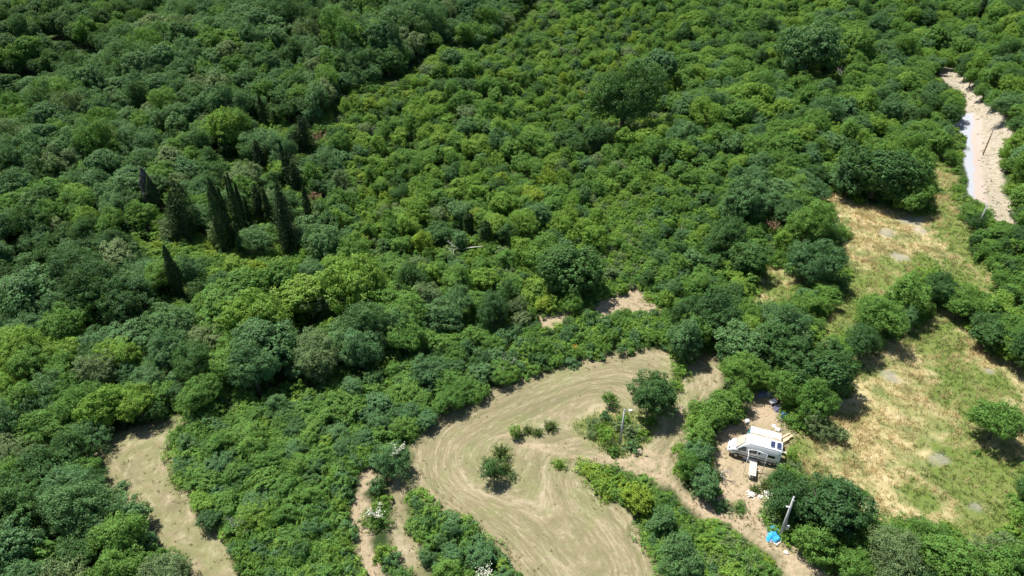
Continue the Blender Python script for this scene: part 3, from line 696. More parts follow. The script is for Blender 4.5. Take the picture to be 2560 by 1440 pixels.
for sz, lim in (('huge', 290), ('big', 290), ('mid', 290), ('small', 290), ('low', 99), ('broom', 99)):
    c = [t for t in TREES if t['sz'] == sz]
    vis = [t for t in c if -20 < t['px'] < 2580 and -20 < t['py'] < 1460]
    vis.sort(key=lambda t: (t['label'] is None, -t['pr']))
    single += vis[:lim]; ids = {id(t) for t in vis[:lim]}; rest += [t for t in c if id(t) not in ids]
bk = {}
for t in single:
    if t['label']: continue
    l = min(LM, key=lambda q: math.hypot(q[1] - t['px'], q[2] - t['py'])); dx, dy = t['px'] - l[1], t['py'] - l[2]
    bk.setdefault((l[0], direction(dx, dy), t['sz'], t['tone']), []).append((math.hypot(dx, dy), t))
for (l, d, sz, tn), L in bk.items():
    l = 'the ' + l; L.sort(key=lambda q: q[0])
    for k, (_, t) in enumerate(L):
        o_ = ORD[k] if k < len(ORD) else 'number%d' % (k + 1)
        kw = {'huge': 'large tree', 'big': 'tree', 'mid': 'bushy tree', 'small': 'shrub', 'low': 'bramble mound', 'broom': 'broom bush'}[sz]
        if len(L) == 1: t['label'] = f"{TW[tn]} {kw} {d} {l}"
        elif k == 0: t['label'] = f"{TW[tn]} {kw} {d} {l}, the nearest"
        elif k == len(L) - 1 and k < 2: t['label'] = f"{TW[tn]} {kw} {d} {l}, the farther"
        else: t['label'] = f"{TW[tn]} {kw} {d} {l}, {o_} nearest to it"
protos = {}
print('single', len(single), 'rest', len(rest))
for t in single:
    nm, cat = KIND[t['sz']]
    e = empty(nm, (t['x'], t['y'], t['z']), t['rz'], label=t['label'], cat=cat, group={'huge': 'large old trees', 'big': 'tall broadleaf trees of the woods', 'mid': 'small bushy trees', 'small': 'shrubs of the scrub', 'low': 'bramble and vine mounds', 'broom': 'broom bushes'}[t['sz']])
    q = .86 + .28 * ((t['x'] * 7.3 + t['y'] * 3.1) % 1); e.scale = (t['s'] * q, t['s'] / q, t['hs']); e.rotation_euler = (.12 * (((t['x'] * 5.7) % 1) - .5) * 2, .12 * (((t['y'] * 4.9) % 1) - .5) * 2, t['rz'])
    c = link('crown', CROWN[t['sz'], t['v'], t['tone']], e); k = link('trunk', TRUNK[t['sz'], t['v']], e)
    protos.setdefault((t['sz'], t['v'], t['tone']), (c, k))

# ------------------------------------------------------------------ the rest of the wood, too many to count
def scatter(name, pts, label, cat):
    """pts: dict list; instances the crowns of trees that stand in the scene"""
    keys = sorted({(t['sz'], t['v'], t['tone']) for t in pts if (t['sz'], t['v'], t['tone']) in protos})
    pts = [t for t in pts if (t['sz'], t['v'], t['tone']) in protos]
    me = bpy.data.meshes.new(name); me.from_pydata([(t['x'], t['y'], t['z']) for t in pts], [], [])
    a = me.attributes.new('proto', 'INT', 'POINT'); a.data.foreach_set('value', [keys.index((t['sz'], t['v'], t['tone'])) for t in pts])
    a = me.attributes.new('turn', 'FLOAT_VECTOR', 'POINT'); a.data.foreach_set('vector', [q for t in pts for q in (.24 * (t['x'] * 5.7 % 1) - .12, .24 * (t['y'] * 4.9 % 1) - .12, t['rz'])])
    a = me.attributes.new('size', 'FLOAT_VECTOR', 'POINT'); a.data.foreach_set('vector', [q for t in pts for q in (t['s'] * (.86 + .28 * (t['x'] * 7.3 % 1)), t['s'] * (1.14 - .28 * (t['x'] * 7.3 % 1)), t['hs'])])
    o = tag(link(name, me), label, cat, kind='stuff')
    g = bpy.data.node_groups.new(name, 'GeometryNodeTree')
    g.interface.new_socket('Geometry', in_out='INPUT', socket_type='NodeSocketGeometry'); g.interface.new_socket('Geometry', in_out='OUTPUT', socket_type='NodeSocketGeometry')
    gi = g.nodes.new('NodeGroupInput'); go = g.nodes.new('NodeGroupOutput'); j = g.nodes.new('GeometryNodeJoinGeometry')
    def attr(n, ty):
        x = g.nodes.new('GeometryNodeInputNamedAttribute'); x.data_type = ty; x.inputs[0].default_value = n; return [s for s in x.outputs if s.enabled and s.name == 'Attribute'][0]
    pa, ta, sa = attr('proto', 'INT'), attr('turn', 'FLOAT_VECTOR'), attr('size', 'FLOAT_VECTOR')
    for i, k in enumerate(keys):
        cmp_ = g.nodes.new('FunctionNodeCompare'); cmp_.data_type = 'INT'; cmp_.operation = 'EQUAL'
        ins = [s for s in cmp_.inputs if s.enabled]; g.links.new(pa, ins[0]); ins[1].default_value = i
        for ob in protos[k]:
            if ob.name.startswith('trunk') and k[0] in ('low', 'broom', 'small'): continue
            oi = g.nodes.new('GeometryNodeObjectInfo'); oi.transform_space = 'ORIGINAL'; oi.inputs['Object'].default_value = ob; oi.inputs['As Instance'].default_value = True
            ip = g.nodes.new('GeometryNodeInstanceOnPoints')
            g.links.new(gi.outputs[0], ip.inputs['Points']); g.links.new(cmp_.outputs[0], ip.inputs['Selection'])
            g.links.new(oi.outputs['Geometry'], ip.inputs['Instance']); g.links.new(ta, ip.inputs['Rotation']); g.links.new(sa, ip.inputs['Scale'])
            g.links.new(ip.outputs[0], j.inputs[0])
    g.links.new(j.outputs[0], go.inputs[0])
    o.modifiers.new('scatter', 'NODES').node_group = g
    return o
scatter('woodland', [t for t in rest if t['sz'] in ('huge', 'big', 'mid')], 'dense far mass of mixed green trees covering the hillside', 'woodland')
scatter('scrub', [t for t in rest if t['sz'] == 'small'], 'dense far mass of low green scrub filling the gaps between trees', 'scrub')
# low brambles that close the ground between the crowns
M_ = 9000
vx = rng.random(M_ * 4); yb = 25 + 260 * vx; xb = (rng.random(M_ * 4) * 2 - 1) * (25 + yb * .9)
kb = np.ones(len(xb), bool)
for k in WP: kb &= sdist(WP[k], xb, yb) < (-.9 if k != 'pole_scrub' else 99)
qx, qy, qd = proj(xb, yb, hgt(xb, yb)); kb &= (qx > -200) & (qx < 2760) & (qy > 0) & (qy < 1560)
far = np.where(kb)[0][:M_ * 2]
bz = hgt(xb, yb)
for tn, cx, cy in (('lime', 1500, 1205), ('yellow', 1470, 1180), ('mid', 1830, 1240)):
    pass
lowp = [dict(x=xb[i], y=yb[i], z=bz[i] - .1, s=rng.uniform(.8, 1.6), hs=rng.uniform(.7, 1.5), sz='low', v=int(rng.integers(2)), tone=random.choice(['mid', 'lime', 'lime', 'mid', 'yellow', 'grey'] if (550 < qx[i] < 1800 and 30 < qy[i] < 800) or qx[i] > 1700 else ['mid', 'blue', 'mid', 'dark', 'lime'] if qx[i] > 400 else ['dark', 'blue', 'dark']), rz=rng.random() * 6.28) for i in far]
scatter('bramble_cover', lowp, 'low tangle of brambles and vines under and between the trees', 'ground cover')

# ------------------------------------------------------------------ cypresses
def cyp_mesh(h, r, style, seed):
    global rng
    rng = np.random.default_rng(seed); n = int(1800 * h * r / 6) + 1500
    n = min(n, 9000)
    t = rng.random(n) ** .8; a = rng.random(n) * 2 * np.pi
    if style in ('spire', 'dead'): prof = np.clip(np.minimum((1 - t) * 2.1, .55 + t * 2.5), .03, 1) ** .75
    elif style == 'ivy': prof = np.clip(np.minimum((1 - t) * 6, 1), .1, 1)
    else: prof = np.clip(np.minimum((1 - t) * 2.2, .6 + t * 2), .04, 1) ** .8 * .8
    lump = 1 + .22 * np.sin(a * 3 + t * 9) * np.sin(t * 31 + a) + (.25 if style == 'feather' else .08) * rng.normal(size=n)
    if style == 'feather': lump *= 1 + .3 * np.sin(a * 5 + seed) 
    rad = r * (.82 if style in ('spire', 'dead') else 1) * prof * lump * np.sqrt(rng.uniform(.55, 1, n))
    C = np.stack([rad * np.cos(a), rad * np.sin(a), .3 + t * (h - .3)], 1)
    Nm = np.stack([np.cos(a), np.sin(a), np.full(n, .5)], 1)
    if style == 'feather':
        k = rng.integers(5, size=n); ox = rng.normal(size=(5, 2)) * r * .42; hs_ = np.array([1, .82, .9, .72, .62]); ox[0] = 0
        C = np.stack([C[:, 0] * .55 + ox[k, 0] * np.minimum(1, 1.6 - t), C[:, 1] * .55 + ox[k, 1] * np.minimum(1, 1.6 - t), C[:, 2] * hs_[k]], 1)
        C += np.stack([np.cos(a), np.sin(a), -np.ones(n) * .4], 1) * (rng.random((n, 1)) ** 5) * .8
    elif style != 'ivy': C[:, :2] *= (1 + .25 * np.sin(a * 4 + t * 3 + seed) * (.4 + .6 * np.sin(t * 14 + a * 2)))[:, None]
    V, Fc = leaves(C, Nm, .30, .5, .45); V = V.copy()
    return V, Fc
deadfol = leaf_mat('foliage_dead', (.10, .10, .10), (.14, .135, .13), .05, .4, .1)
for i, ((tx, ty, bx, by, r, st, lab), (p, h)) in enumerate(zip(CYP, CB)):
    nm = 'ivy_column' if st == 'ivy' else 'cypress'
    e = empty(nm, p, random.random() * 6, label=lab, cat='ivy-covered tree' if st == 'ivy' else 'cypress', group='cypresses in and around the cluster' if st != 'ivy' else 'ivy columns in the scrub')
    V, Fc = cyp_mesh(h, r, st, 100 + i)
    link('crown', mesh_np('crown', V, Fc, deadfol if st == 'dead' else TONES['conif'] if st == 'feather' else TONES['cyp']), e)
    tube('trunk', [(0, 0, -.4), (0, 0, h * .4), (0, 0, h * .93)], [.16, .11, .02], bark, e, 6)
rng = np.random.default_rng(99)

# ------------------------------------------------------------------ dead trees, blossom, russet clumps
def branchy(bm, p, d, L, r, depth):
    q = p + d * L; mid = p.lerp(q, .5) + Vector((random.uniform(-.1, .1), random.uniform(-.1, .1), random.uniform(-.05, .1))) * L
    bm_tube(bm, [p, mid, q], [r, r * .8, r * .55], 5)
    if depth:
        for _ in range(random.choice((2, 3))):
            nd = (d + Vector((random.uniform(-.8, .8), random.uniform(-.8, .8), random.uniform(-.35, .6)))).normalized()
            branchy(bm, p.lerp(q, random.uniform(.45, 1)), nd, L * random.uniform(.5, .75), r * .5, depth - 1)
def dead_tree(px, py, size, label, lying=False, mat=dead, n=5):
    p = at(px, py); e = empty('dead_tree', p, 0, label=label, cat='dead tree', group='bare dead trees')
    bm = bmesh.new()
    if lying: bm_tube(bm, [(-size * .5, 0, .8), (0, .1, 1.3), (size * .5, 0, 1.6)], [.04, .08, .09], 7)
    else: bm_tube(bm, [(0, 0, -.3), (.1, 0, size * .25), (.1, .1, size * .45)], [.16, .13, .1], 7)
    bm_obj('trunk', bm, mat, e, True)
    bm = bmesh.new()
    for _ in range(n):
        if lying: s = Vector((random.uniform(-.45, .2) * size, 0, 1.2)); d = Vector((-1, random.uniform(-.5, .5), random.uniform(-.1, .6))).normalized()
        else: s = Vector((.1, .05, size * random.uniform(.2, .45))); d = Vector((random.uniform(-1, 1), random.uniform(-.6, .6), random.uniform(.1, 1))).normalized()
        branchy(bm, s, d, size * .38, .06, 3)
    bm_obj('branch', bm, mat, e, True)
dead_tree(783, 800, 5.0, 'bare grey dead tree with tangled branches in a dark hollow of the scrub', n=8)
dead_tree(1176, 636, 4.2, 'pale fallen trunk lying across the scrub below the ivy column', True, paleBark, 2)
dead_tree(902, 722, 3.2, 'thin bare dead branches leaning out of the scrub left of centre', n=4)
dead_tree(1268, 935, 3.0, 'bare twiggy dead bush in the hedge above the mown field', n=5)
dead_tree(2535, 1085, 3.6, 'bare grey branches at the right edge of the photo by the meadow tree', n=6)
dead_tree(1800, 1195, 2.2, 'grey twiggy dead bush at the left edge of the yard', n=5)
for (px, py, sz_, lab) in [(932, 345, 3.2, 'bare twiggy dead shrub in the upper scrub, left of centre'), (1345, 212, 3.0, 'bare grey dead shrub left of the largest dark oak'), (1460, 240, 3.0, 'greyish bare twigs just left of the foot of the largest dark oak'), (1700, 605, 3.0, 'dead grey branch in the lush scrub left of the tall dark tree'), (2095, 195, 3.4, 'bare grey branches in the shade below the broad grey-green tree'), (590, 1340, 2.6, 'dry grey twigs at the thicket edge beside the left mown strip')]: dead_tree(px, py, sz_, lab, n=5)
def clump(name, px, py, h, r, n, mat, label, cat, leaf=.16, stems=True, group=None):
    p = at(px, py, h); p = Vector((p.x, p.y, ground(p.x, p.y)))
    e = empty(name, p, 0, label=label, cat=cat, group=group)
    C = []
    bm = bmesh.new()
    for _ in range(9):
        d = Vector((random.uniform(-1, 1), random.uniform(-.8, .8), random.uniform(.2, 1)))
        s = Vector((0, 0, h * .55)); q = Vector((0, 0, h * .75)) + Vector((d.x * r, d.y * r, d.z * r * .6))
        bm_tube(bm, [Vector((0, 0, -.2)), s, q], [.05, .04, .015], 5)
        for k in range(n // 9):
            t = random.uniform(.35, 1.05); C.append(s.lerp(q, t) + Vector((random.gauss(0, .13), random.gauss(0, .13), random.gauss(0, .1))))
    bm_obj('stem', bm, bark, e)
    V, Fc = leaves(np.array(C), np.tile([0, 0, 1.], (len(C), 1)), leaf, .7)
    link('blossom' if mat is blossom else 'foliage', mesh_np('foliage', V, Fc, mat), e)
clump('flowering_shrub', 985, 1112, 4.0, 1.1, 330, blossom, 'shrub of white blossom on top of the dark bush left of the field', 'flowering shrub', .13, group='white flowering shrubs')
clump('flowering_shrub', 938, 1272, 2.2, 1.0, 260, blossom, 'white blossom sprays on the shrub between the two footpaths', 'flowering shrub', .12, group='white flowering shrubs')
clump('flowering_shrub', 1212, 1416, 3.2, .8, 240, blossom, 'white blossom sprays at the bottom edge left of the mown field', 'flowering shrub', .12, group='white flowering shrubs')
clump('dry_bush', 780, 482, 3.5, 1.6, 500, TONES['russet'], 'russet brown foliage beside the lone narrow cypress', 'dry bush', .22, group='russet dry bushes')
clump('dry_bush', 795, 330, 4.5, 1.5, 400, TONES['russet'], 'russet brown foliage above the cypress cluster', 'dry bush', .24, group='russet dry bushes')
clump('dry_bush', 1937, 555, 3.5, 1.3, 400, TONES['russet'], 'russet brown foliage in the wood left of the upper meadow', 'dry bush', .18, group='russet dry bushes')
yel = plain('yellow_flower', (.55, .36, .02), .6)
clump('flowering_broom', 1440, 862, 1.8, .5, 110, yel, 'broom with yellow flowers in the hedge above the mown field', 'flowering broom', .12)

# ------------------------------------------------------------------ grass
def blades(name, pos, h, w_, n, mats, label):
    """tufts of n blades at every position, one mesh"""
    k = len(pos); P0 = np.repeat(pos, n, 0); a = rng.random(k * n) * 2 * np.pi
    hh_ = np.repeat(h, n) * rng.uniform(.5, 1.2, k * n); off = rng.normal(size=(k * n, 2)) * np.repeat(h, n)[:, None] * .35
    P0 = P0.copy(); P0[:, :2] += off
    d = np.stack([np.cos(a), np.sin(a)], 1); lean = rng.uniform(.15, .9, k * n)[:, None] * hh_[:, None]
    sidev = np.stack([-np.sin(a), np.cos(a)], 1) * w_
    z0 = hgt(P0[:, 0], P0[:, 1])
    b0 = np.column_stack([P0[:, :2] - sidev, z0 - .03]); b1 = np.column_stack([P0[:, :2] + sidev, z0 - .03])
    tp = np.column_stack([P0[:, :2] + d * lean, z0 + hh_])
    V = np.stack([b0, b1, tp], 1).reshape(-1, 3)
    tag(link(name, mesh_np(name, V, np.arange(3 * k * n).reshape(-1, 3), mats)), label, 'grass', kind='stuff')
def grass_mat(name, stops, tr=.25):
    m, t, b, o = new_mat(name); g = N(t, 'ShaderNodeNewGeometry')
    f = math_n(t, 'ADD', math_n(t, 'MULTIPLY', noise(t, g.outputs['Position'], .35, 6, .7), .75), math_n(t, 'MULTIPLY', g.outputs['Random Per Island'], .25))
    c = ramp(t, f, stops); t.links.new(c, b.inputs['Base Color']); b.inputs['Roughness'].default_value = .7; b.inputs['Specular IOR Level'].default_value = .15
    tl = N(t, 'ShaderNodeBsdfTranslucent'); t.links.new(c, tl.inputs[0]); mx = N(t, 'ShaderNodeMixShader'); mx.inputs[0].default_value = tr
    t.links.new(b.outputs[0], mx.inputs[1]); t.links.new(tl.outputs[0], mx.inputs[2]); t.links.new(mx.outputs[0], o.inputs[0]); return m
dry = grass_mat('dry_grass', [(.3, (.26, .25, .11)), (.45, (.50, .385, .18)), (.62, (.64, .50, .28))])
grn_m = grass_mat('green_grass', [(.3, (.07, .12, .03)), (.5, (.12, .18, .04)), (.7, (.20, .25, .06))])
def pick(keys, n, margin=1.0):
    out = []
    for k in keys:
        A_ = np.array(WP[k]); x0, y0 = A_.min(0) - 2; x1, y1 = A_.max(0) + 2
        area = (x1 - x0) * (y1 - y0); m = int(n * area); x = rng.uniform(x0, x1, m); y = rng.uniform(y0, y1, m)
        s = sdist(WP[k], x, y) > -margin; out.append(np.stack([x[s], y[s]], 1))
    return np.concatenate(out)
def green_at(x, y):
    i = np.clip(np.searchsorted(gx, x), 0, len(gx) - 1); j = np.clip(np.searchsorted(gy, y), 0, len(gy) - 1); return grn[j, i], ash[j, i]
pp = pick(['meadow', 'meadow_up', 'glade'], 5.0, 1.6); gv, av = green_at(pp[:, 0], pp[:, 1]); keep = av < .3; pp = pp[keep]; gv = gv[keep]
vn = vnoise(pp[:, 0], pp[:, 1], 4.)
isg = rng.random(len(pp)) < np.clip(gv * 1.0 + (vn - .53), .12, .95)
pd = pp[~isg]; pg = pp[isg]
pd = pd[rng.random(len(pd)) < .35 + vnoise(pd[:, 0], pd[:, 1], 3)]
blades('dry_grass', pd, rng.uniform(.25, .75, len(pd)) * (.4 + 1.1 * vnoise(pd[:, 0], pd[:, 1], 3)), .03, 9, dry, 'tall straw coloured uncut grass over both meadows')
blades('green_grass', pg, rng.uniform(.2, .5, len(pg)), .028, 9, grn_m, 'green grass and weeds among the straw of the meadows')
pq = pick(['pole_scrub'], 4, .5); blades('scrub_grass', pq, rng.uniform(.25, .7, len(pq)), .03, 9, grn_m, 'tall green weeds around the lamp pole inside the mown field')
pe = pick(['field', 'left_field', 'track', 'yard', 'patch_a', 'path_a', 'path_b'], 1.6, 1.2)
se = np.full(len(pe), -9.)
for k in ('field', 'left_field', 'track', 'yard', 'path_a', 'path_b'): se = np.maximum(se, sdist(WP[k], pe[:, 0], pe[:, 1]))
pe = pe[(rng.random(len(pe)) < np.exp(-np.maximum(se, 0) / .9) + .14)]; se = sdist(WP['field'], pe[:, 0], pe[:, 1])
blades('verge_grass', pe, rng.uniform(.08, .38, len(pe)) * np.where(se > 1.5, .5, 1), .028, 9, grass_mat('verge_grass', [(.3, (.10, .14, .04)), (.5, (.26, .24, .10)), (.7, (.40, .33, .18))]), 'rough grass along the edges of the mown fields and tracks')
pk = pick(['bank'], .9, .5)
blades('bank_weeds', pk[rng.random(len(pk)) < .5], rng.uniform(.2, .5, (rng.random(len(pk)) < 2).sum())[: len(pk)][:0] if False else np.full(1, .35).repeat(0) if False else .35, .03, 10, grn_m, 'x') if False else None
pk = pk[vnoise(pk[:, 0], pk[:, 1], 1.7) > .55]
blades('bank_weeds', pk, rng.uniform(.15, .4, len(pk)), .03, 12, grn_m, 'sparse weeds growing on the pale gravel bank')

# ------------------------------------------------------------------ poles
conc = plain('pole_concrete', (.46, .46, .45), .8, 0, .15, 5); metal = plain('galvanised', (.50, .52, .54), .45, .6, .1)
wood_d = plain('pole_wood', (.22, .18, .15), .85, 0, .2, 5); white_pl = plain('white_plastic', (.75, .76, .78), .4, 0, .05)
for i, ((tx, ty, bx, by, lab), (p, h)) in enumerate(zip(poles_px, PB)):
    e = empty('utility_pole', p, 0, label=lab, cat='utility pole', group='utility poles')
    mt = wood_d if i == 1 else conc; rb = .15 if i == 4 else .12
    tube('shaft', [(0, 0, -.5), (0, 0, h * .5), (0, 0, h)], [rb * 1.15, rb, rb * .62], mt, e, 12)
    tube('cap', [(0, 0, h), (0, 0, h + .05)], [rb * .7, rb * .7], metal, e, 12)
    if i == 3:
        tube('lamp_arm', [(0, 0, h - .12), (.28, -.05, h - .02), (.55, -.1, h)], [.03, .03, .03], metal, e)
        box('lamp_head', (.68, -.12, h), (.42, .2, .1), white_pl, e, None, .03)
    elif i == 4:
        box('lamp_head', (-.32, -.1, h - 1.35), (.42, .2, .12), white_pl, e, Matrix.Rotation(R(20), 3, 'Y'), .03)
        tube('lamp_arm', [(0, 0, h - 1.1), (-.15, -.05, h - 1.2)], [.03, .03], metal, e)
        box('meter_box', (.33, -.12, 1.9), (.34, .22, .5), white_pl, e, None, .02)
        box('bracket', (0, -.16, h - .35), (.3, .06, .06), metal, e)
        tube('conduit', [(.12, -.13, 0), (.12, -.13, 3.2)], [.03, .03], wood_d, e)
    else:
        box('crossbar', (0, 0, h - .25), (.8, .07, .07), metal, e)
        for s in (-.32, .32): tube('insulator', [(s, 0, h - .22), (s, 0, h - .06)], [.035, .045], white_pl, e)

# ------------------------------------------------------------------ the campervan
vw = plain('van_white', (.84, .85, .86), .25, 0, .02); vn_ = plain('van_navy', (.02, .035, .08), .35, 0, .05)
glass = plain('tinted_glass', (.015, .02, .025), .08, 0, .1); tint = plain('green_glass', (.10, .17, .16), .1, 0, .1)
shade = plain('windscreen_shade', (.50, .45, .35), .5, 0, .08); black = plain('black_rubber', (.02, .02, .02), .7)
steel = plain('wheel_steel', (.45, .46, .47), .4, .7); solar = plain('solar_cell', (.03, .04, .09), .15, 0, .1); alu = plain('aluminium', (.6, .61, .62), .35, .8)
vf_, vr_ = at(1842, 1148), at(1944, 1171)        # near bottom edge, front and rear
dv = Vector((vf_.x - vr_.x, vf_.y - vr_.y, 0)); print('van length seen', dv.length); ang = math.atan2(dv.y, dv.x)
sidev_ = Vector((math.sin(ang), -math.cos(ang), 0))
if sidev_.y > 0: near = -sidev_
else: near = sidev_
cpos = vr_ - near * 1.02; cpos.z = ground(cpos.x + dv.x / 2, cpos.y + dv.y / 2) + .02
van = empty('campervan', cpos, ang, label='white high-roof campervan with navy stripes and solar panels parked in the yard', cat='campervan')
van.scale = (.95, .95, .97)
ns = 1 if (Matrix.Rotation(-ang, 3, 'Z') @ near).y > 0 else -1     # local y side that faces the camera
LV = 5.99
def van_section(x):
    t = x / LV
    st = [(0, .98, 2.62, .38), (.12, 1.02, 2.72, .36), (1.2, 1.03, 2.78, .35), (3.7, 1.03, 2.78, .35), (4.05, 1.02, 2.70, .35), (4.35, 1.0, 2.45, .35), (4.75, .99, 1.95, .35), (5.12, .97, 1.46, .35), (5.6, .93, 1.22, .35), (5.88, .82, 1.02, .36), (5.99, .66, .82, .38)]
    for (a, b) in zip(st, st[1:]):
        if a[0] <= x <= b[0] + 1e-6:
            f = (x - a[0]) / (b[0] - a[0]); return [a[i] + (b[i] - a[i]) * f for i in (1, 2, 3)]
def ring(x, grow=0):
    w0, zt, zb = van_section(x); sill = min(1.35, zt * .72)
    q = min(.35, (zt - sill) * .5)
    pts = [(w0 - .06, zb), (w0, zb + .18), (w0 + .01, sill), (w0 - .02 - .07 * (zt - sill) / 1.4, zt - q), (w0 - .10 - .10 * (zt - sill) / 1.4, zt - q * .38), (w0 - .26 - .1 * (zt - sill) / 1.4, zt - .05), (w0 * .4, zt)]
    full = [(y + grow, z + grow * .5) for y, z in pts]
    return [(x, y, z) for y, z in full] + [(x, -y, z) for y, z in full[::-1]]
xs = [0, .05, .12, .5, 1.2, 2, 2.8, 3.7, 3.9, 4.05, 4.2, 4.35, 4.55, 4.75, 4.95, 5.12, 5.35, 5.6, 5.75, 5.88, 5.94, 5.99]
bm = bmesh.new(); rings = [[bm.verts.new(v) for v in ring(x)] for x in xs]; nr_ = len(rings[0])
for a, b in zip(rings, rings[1:]):
    for k in range(nr_): bm.faces.new((a[k], a[(k + 1) % nr_], b[(k + 1) % nr_], b[k]))
bm.faces.new(rings[0]); bm.faces.new(rings[-1][::-1]); bmesh.ops.recalc_face_normals(bm, faces=bm.faces)
for vc in (0,): pass
body = bm_obj('body', bm, vw, van, True)
def side_y(x, z):
    r_ = ring(x)[:7]
    for a, b in zip(r_, r_[1:]):
        if a[2] <= z <= b[2]: f = (z - a[2]) / (b[2] - a[2] + 1e-9); return a[1] + (b[1] - a[1]) * f
    return r_[2][1]
def side_panel(name, pts, mat, s, off=.012, n=10, parent=None):
    """panel that follows the flank: pts = (x, zlow, zhigh) stations"""
    bm = bmesh.new(); rows = []
    for x, z0, z1 in pts:
        rows.append([bm.verts.new((x, s * (side_y(min(max(x, 0), LV), z0 + (z1 - z0) * k / 3) + off), z0 + (z1 - z0) * k / 3)) for k in range(4)])
    for a, b in zip(rows, rows[1:]):
        for k in range(3): bm.faces.new((a[k], a[k + 1], b[k + 1], b[k]))
    bmesh.ops.recalc_face_normals(bm, faces=bm.faces)
    r = bmesh.ops.extrude_face_region(bm, geom=bm.faces[:]); vs = [v for v in r['geom'] if isinstance(v, bmesh.types.BMVert)]
    bmesh.ops.translate(bm, verts=vs, vec=(0, -s * (off + .01), 0)); bmesh.ops.recalc_face_normals(bm, faces=bm.faces)
    return bm_obj(name, bm, mat, parent or van)
def rng_x(a, b, n=8): return [a + (b - a) * i / (n - 1) for i in range(n)]
for s in (1, -1):
    side_panel('stripe', [(x, .93 + .0 * x, 1.02) for x in rng_x(.05, 5.5, 14)], vn_, s)
    side_panel('stripe', [(x, .52, .74) for x in rng_x(.05, 5.0, 14)], vn_, s)
    wf = side_panel('window_frame', [(3.95, 1.36, 2.02), (4.3, 1.36, 2.02), (4.55, 1.36, 1.8), (4.9, 1.36, 1.46)], black, s, .008)
    side_panel('cab_window', [(3.98, 1.4, 1.98), (4.28, 1.4, 1.98), (4.52, 1.4, 1.78), (4.8, 1.4, 1.5)], tint, s, .016)
    side_panel('window', [(2.72, 1.38, 1.82), (3.55, 1.38, 1.82)], glass, s, .02)
    side_panel('window', [(2.28, 1.45, 1.74), (2.52, 1.45, 1.74)], glass, s, .02)
    side_panel('window', [(.62, 1.38, 1.72), (1.5, 1.38, 1.72)], glass, s, .02)
    side_panel('door_seam', [(2.15, .5, 1.95), (2.17, .5, 1.95)], plain('seam', (.3, .31, .33), .5), s, .006)
    side_panel('fuel_flap', [(2.6, .8, .9), (2.85, .8, .9)], alu, s, .016)
    bm = bmesh.new(); bm_box(bm, Vector((4.72, s * 1.16, 1.42)), (.12, .22, .28), None, .03); bm_tube(bm, [(4.7, s * .95, 1.35), (4.72, s * 1.1, 1.38)], [.03, .03], 6)
    bm_obj('mirror', bm, black, van)
    for x in (.95, 4.95):
        w_ = tube('wheel', [(x, s * .80, .34), (x, s * 1.035, .34)], [.34, .34], black, van, 20)
        tube('hub_cap', [(x, s * 1.03, .34), (x, s * 1.05, .34)], [.2, .17], steel, w_, 16)
    box('headlight', (5.80, s * .62, .98), (.22, .26, .2), glass, van, Matrix.Rotation(R(35), 3, 'Y'), .04)
    box('tail_light', (-.005, s * .90, 1.2), (.05, .12, .6), plain('red_lens', (.35, .02, .02), .3), van, None, .015)
# windscreen with a beige shade behind it
def grid_panel(name, stations, mat, off):
    bm = bmesh.new(); rows = []
    for x, hw in stations:
        w0, zt, zb = van_section(x); rows.append([bm.verts.new((x + off * .8, y * hw, zt + off - .04 * abs(y) ** 3)) for y in (-1, -.66, -.33, 0, .33, .66, 1)])
    for a, b in zip(rows, rows[1:]):
        for k in range(6): bm.faces.new((a[k], a[k + 1], b[k + 1], b[k]))
    r = bmesh.ops.extrude_face_region(bm, geom=bm.faces[:]); vs = [v for v in r['geom'] if isinstance(v, bmesh.types.BMVert)]
    bmesh.ops.translate(bm, verts=vs, vec=(-.03, 0, -.03)); bmesh.ops.recalc_face_normals(bm, faces=bm.faces)
    return bm_obj(name, bm, mat, van)
grid_panel('windscreen_frame', [(4.22, .72), (4.35, .75), (4.75, .84), (5.12, .90)], black, .012)
grid_panel('windscreen', [(4.28, .69), (4.35, .71), (4.75, .80), (5.05, .86)], shade, .028)
for s in (.33, -.33): box('bonnet_vent', (5.32, s, 1.36), (.08, .22, .03), plain('grey_trim', (.3, .3, .32), .5), van, Matrix.Rotation(R(25), 3, 'Y'))
box('bumper', (5.93, 0, .5), (.22, 1.5, .26), vw, van, None, .06)
box('bumper', (-.04, 0, .48), (.14, 1.9, .22), plain('grey_plastic', (.2, .2, .21), .6), van, None, .04)
box('grille', (5.985, 0, .78), (.06, .8, .12), black, van, None, .02)
for x in (.45, 1.15):
    pnl = box('solar_panel', (x, ns * .18, 2.83), (.46, .92, .035), solar, van)
    f_ = bmesh.new()
    for (cx_, cy_, sx_, sy_) in ((0, .475, .5, .03), (0, -.475, .5, .03), (.245, 0, .03, .92), (-.245, 0, .03, .92)): bm_box(f_, Vector((x + cx_, ns * .18 + cy_, 2.835)), (sx_, sy_, .045))
    fr = bm_obj('frame', f_, alu, pnl)
box('roof_vent', (2.4, 0, 2.83), (.5, .5, .09), vw, van, None, .03)
box('gutter', (2.0, ns * .86, 2.62), (3.6, .03, .03), plain('seal', (.4, .42, .45), .5), van)
box('step', (2.9, ns * 1.25, .32), (1.0, .4, .05), alu, van)
def vloc(x, y, z=0): return cpos + Matrix.Rotation(ang, 3, 'Z') @ Vector((x, y * ns, z))
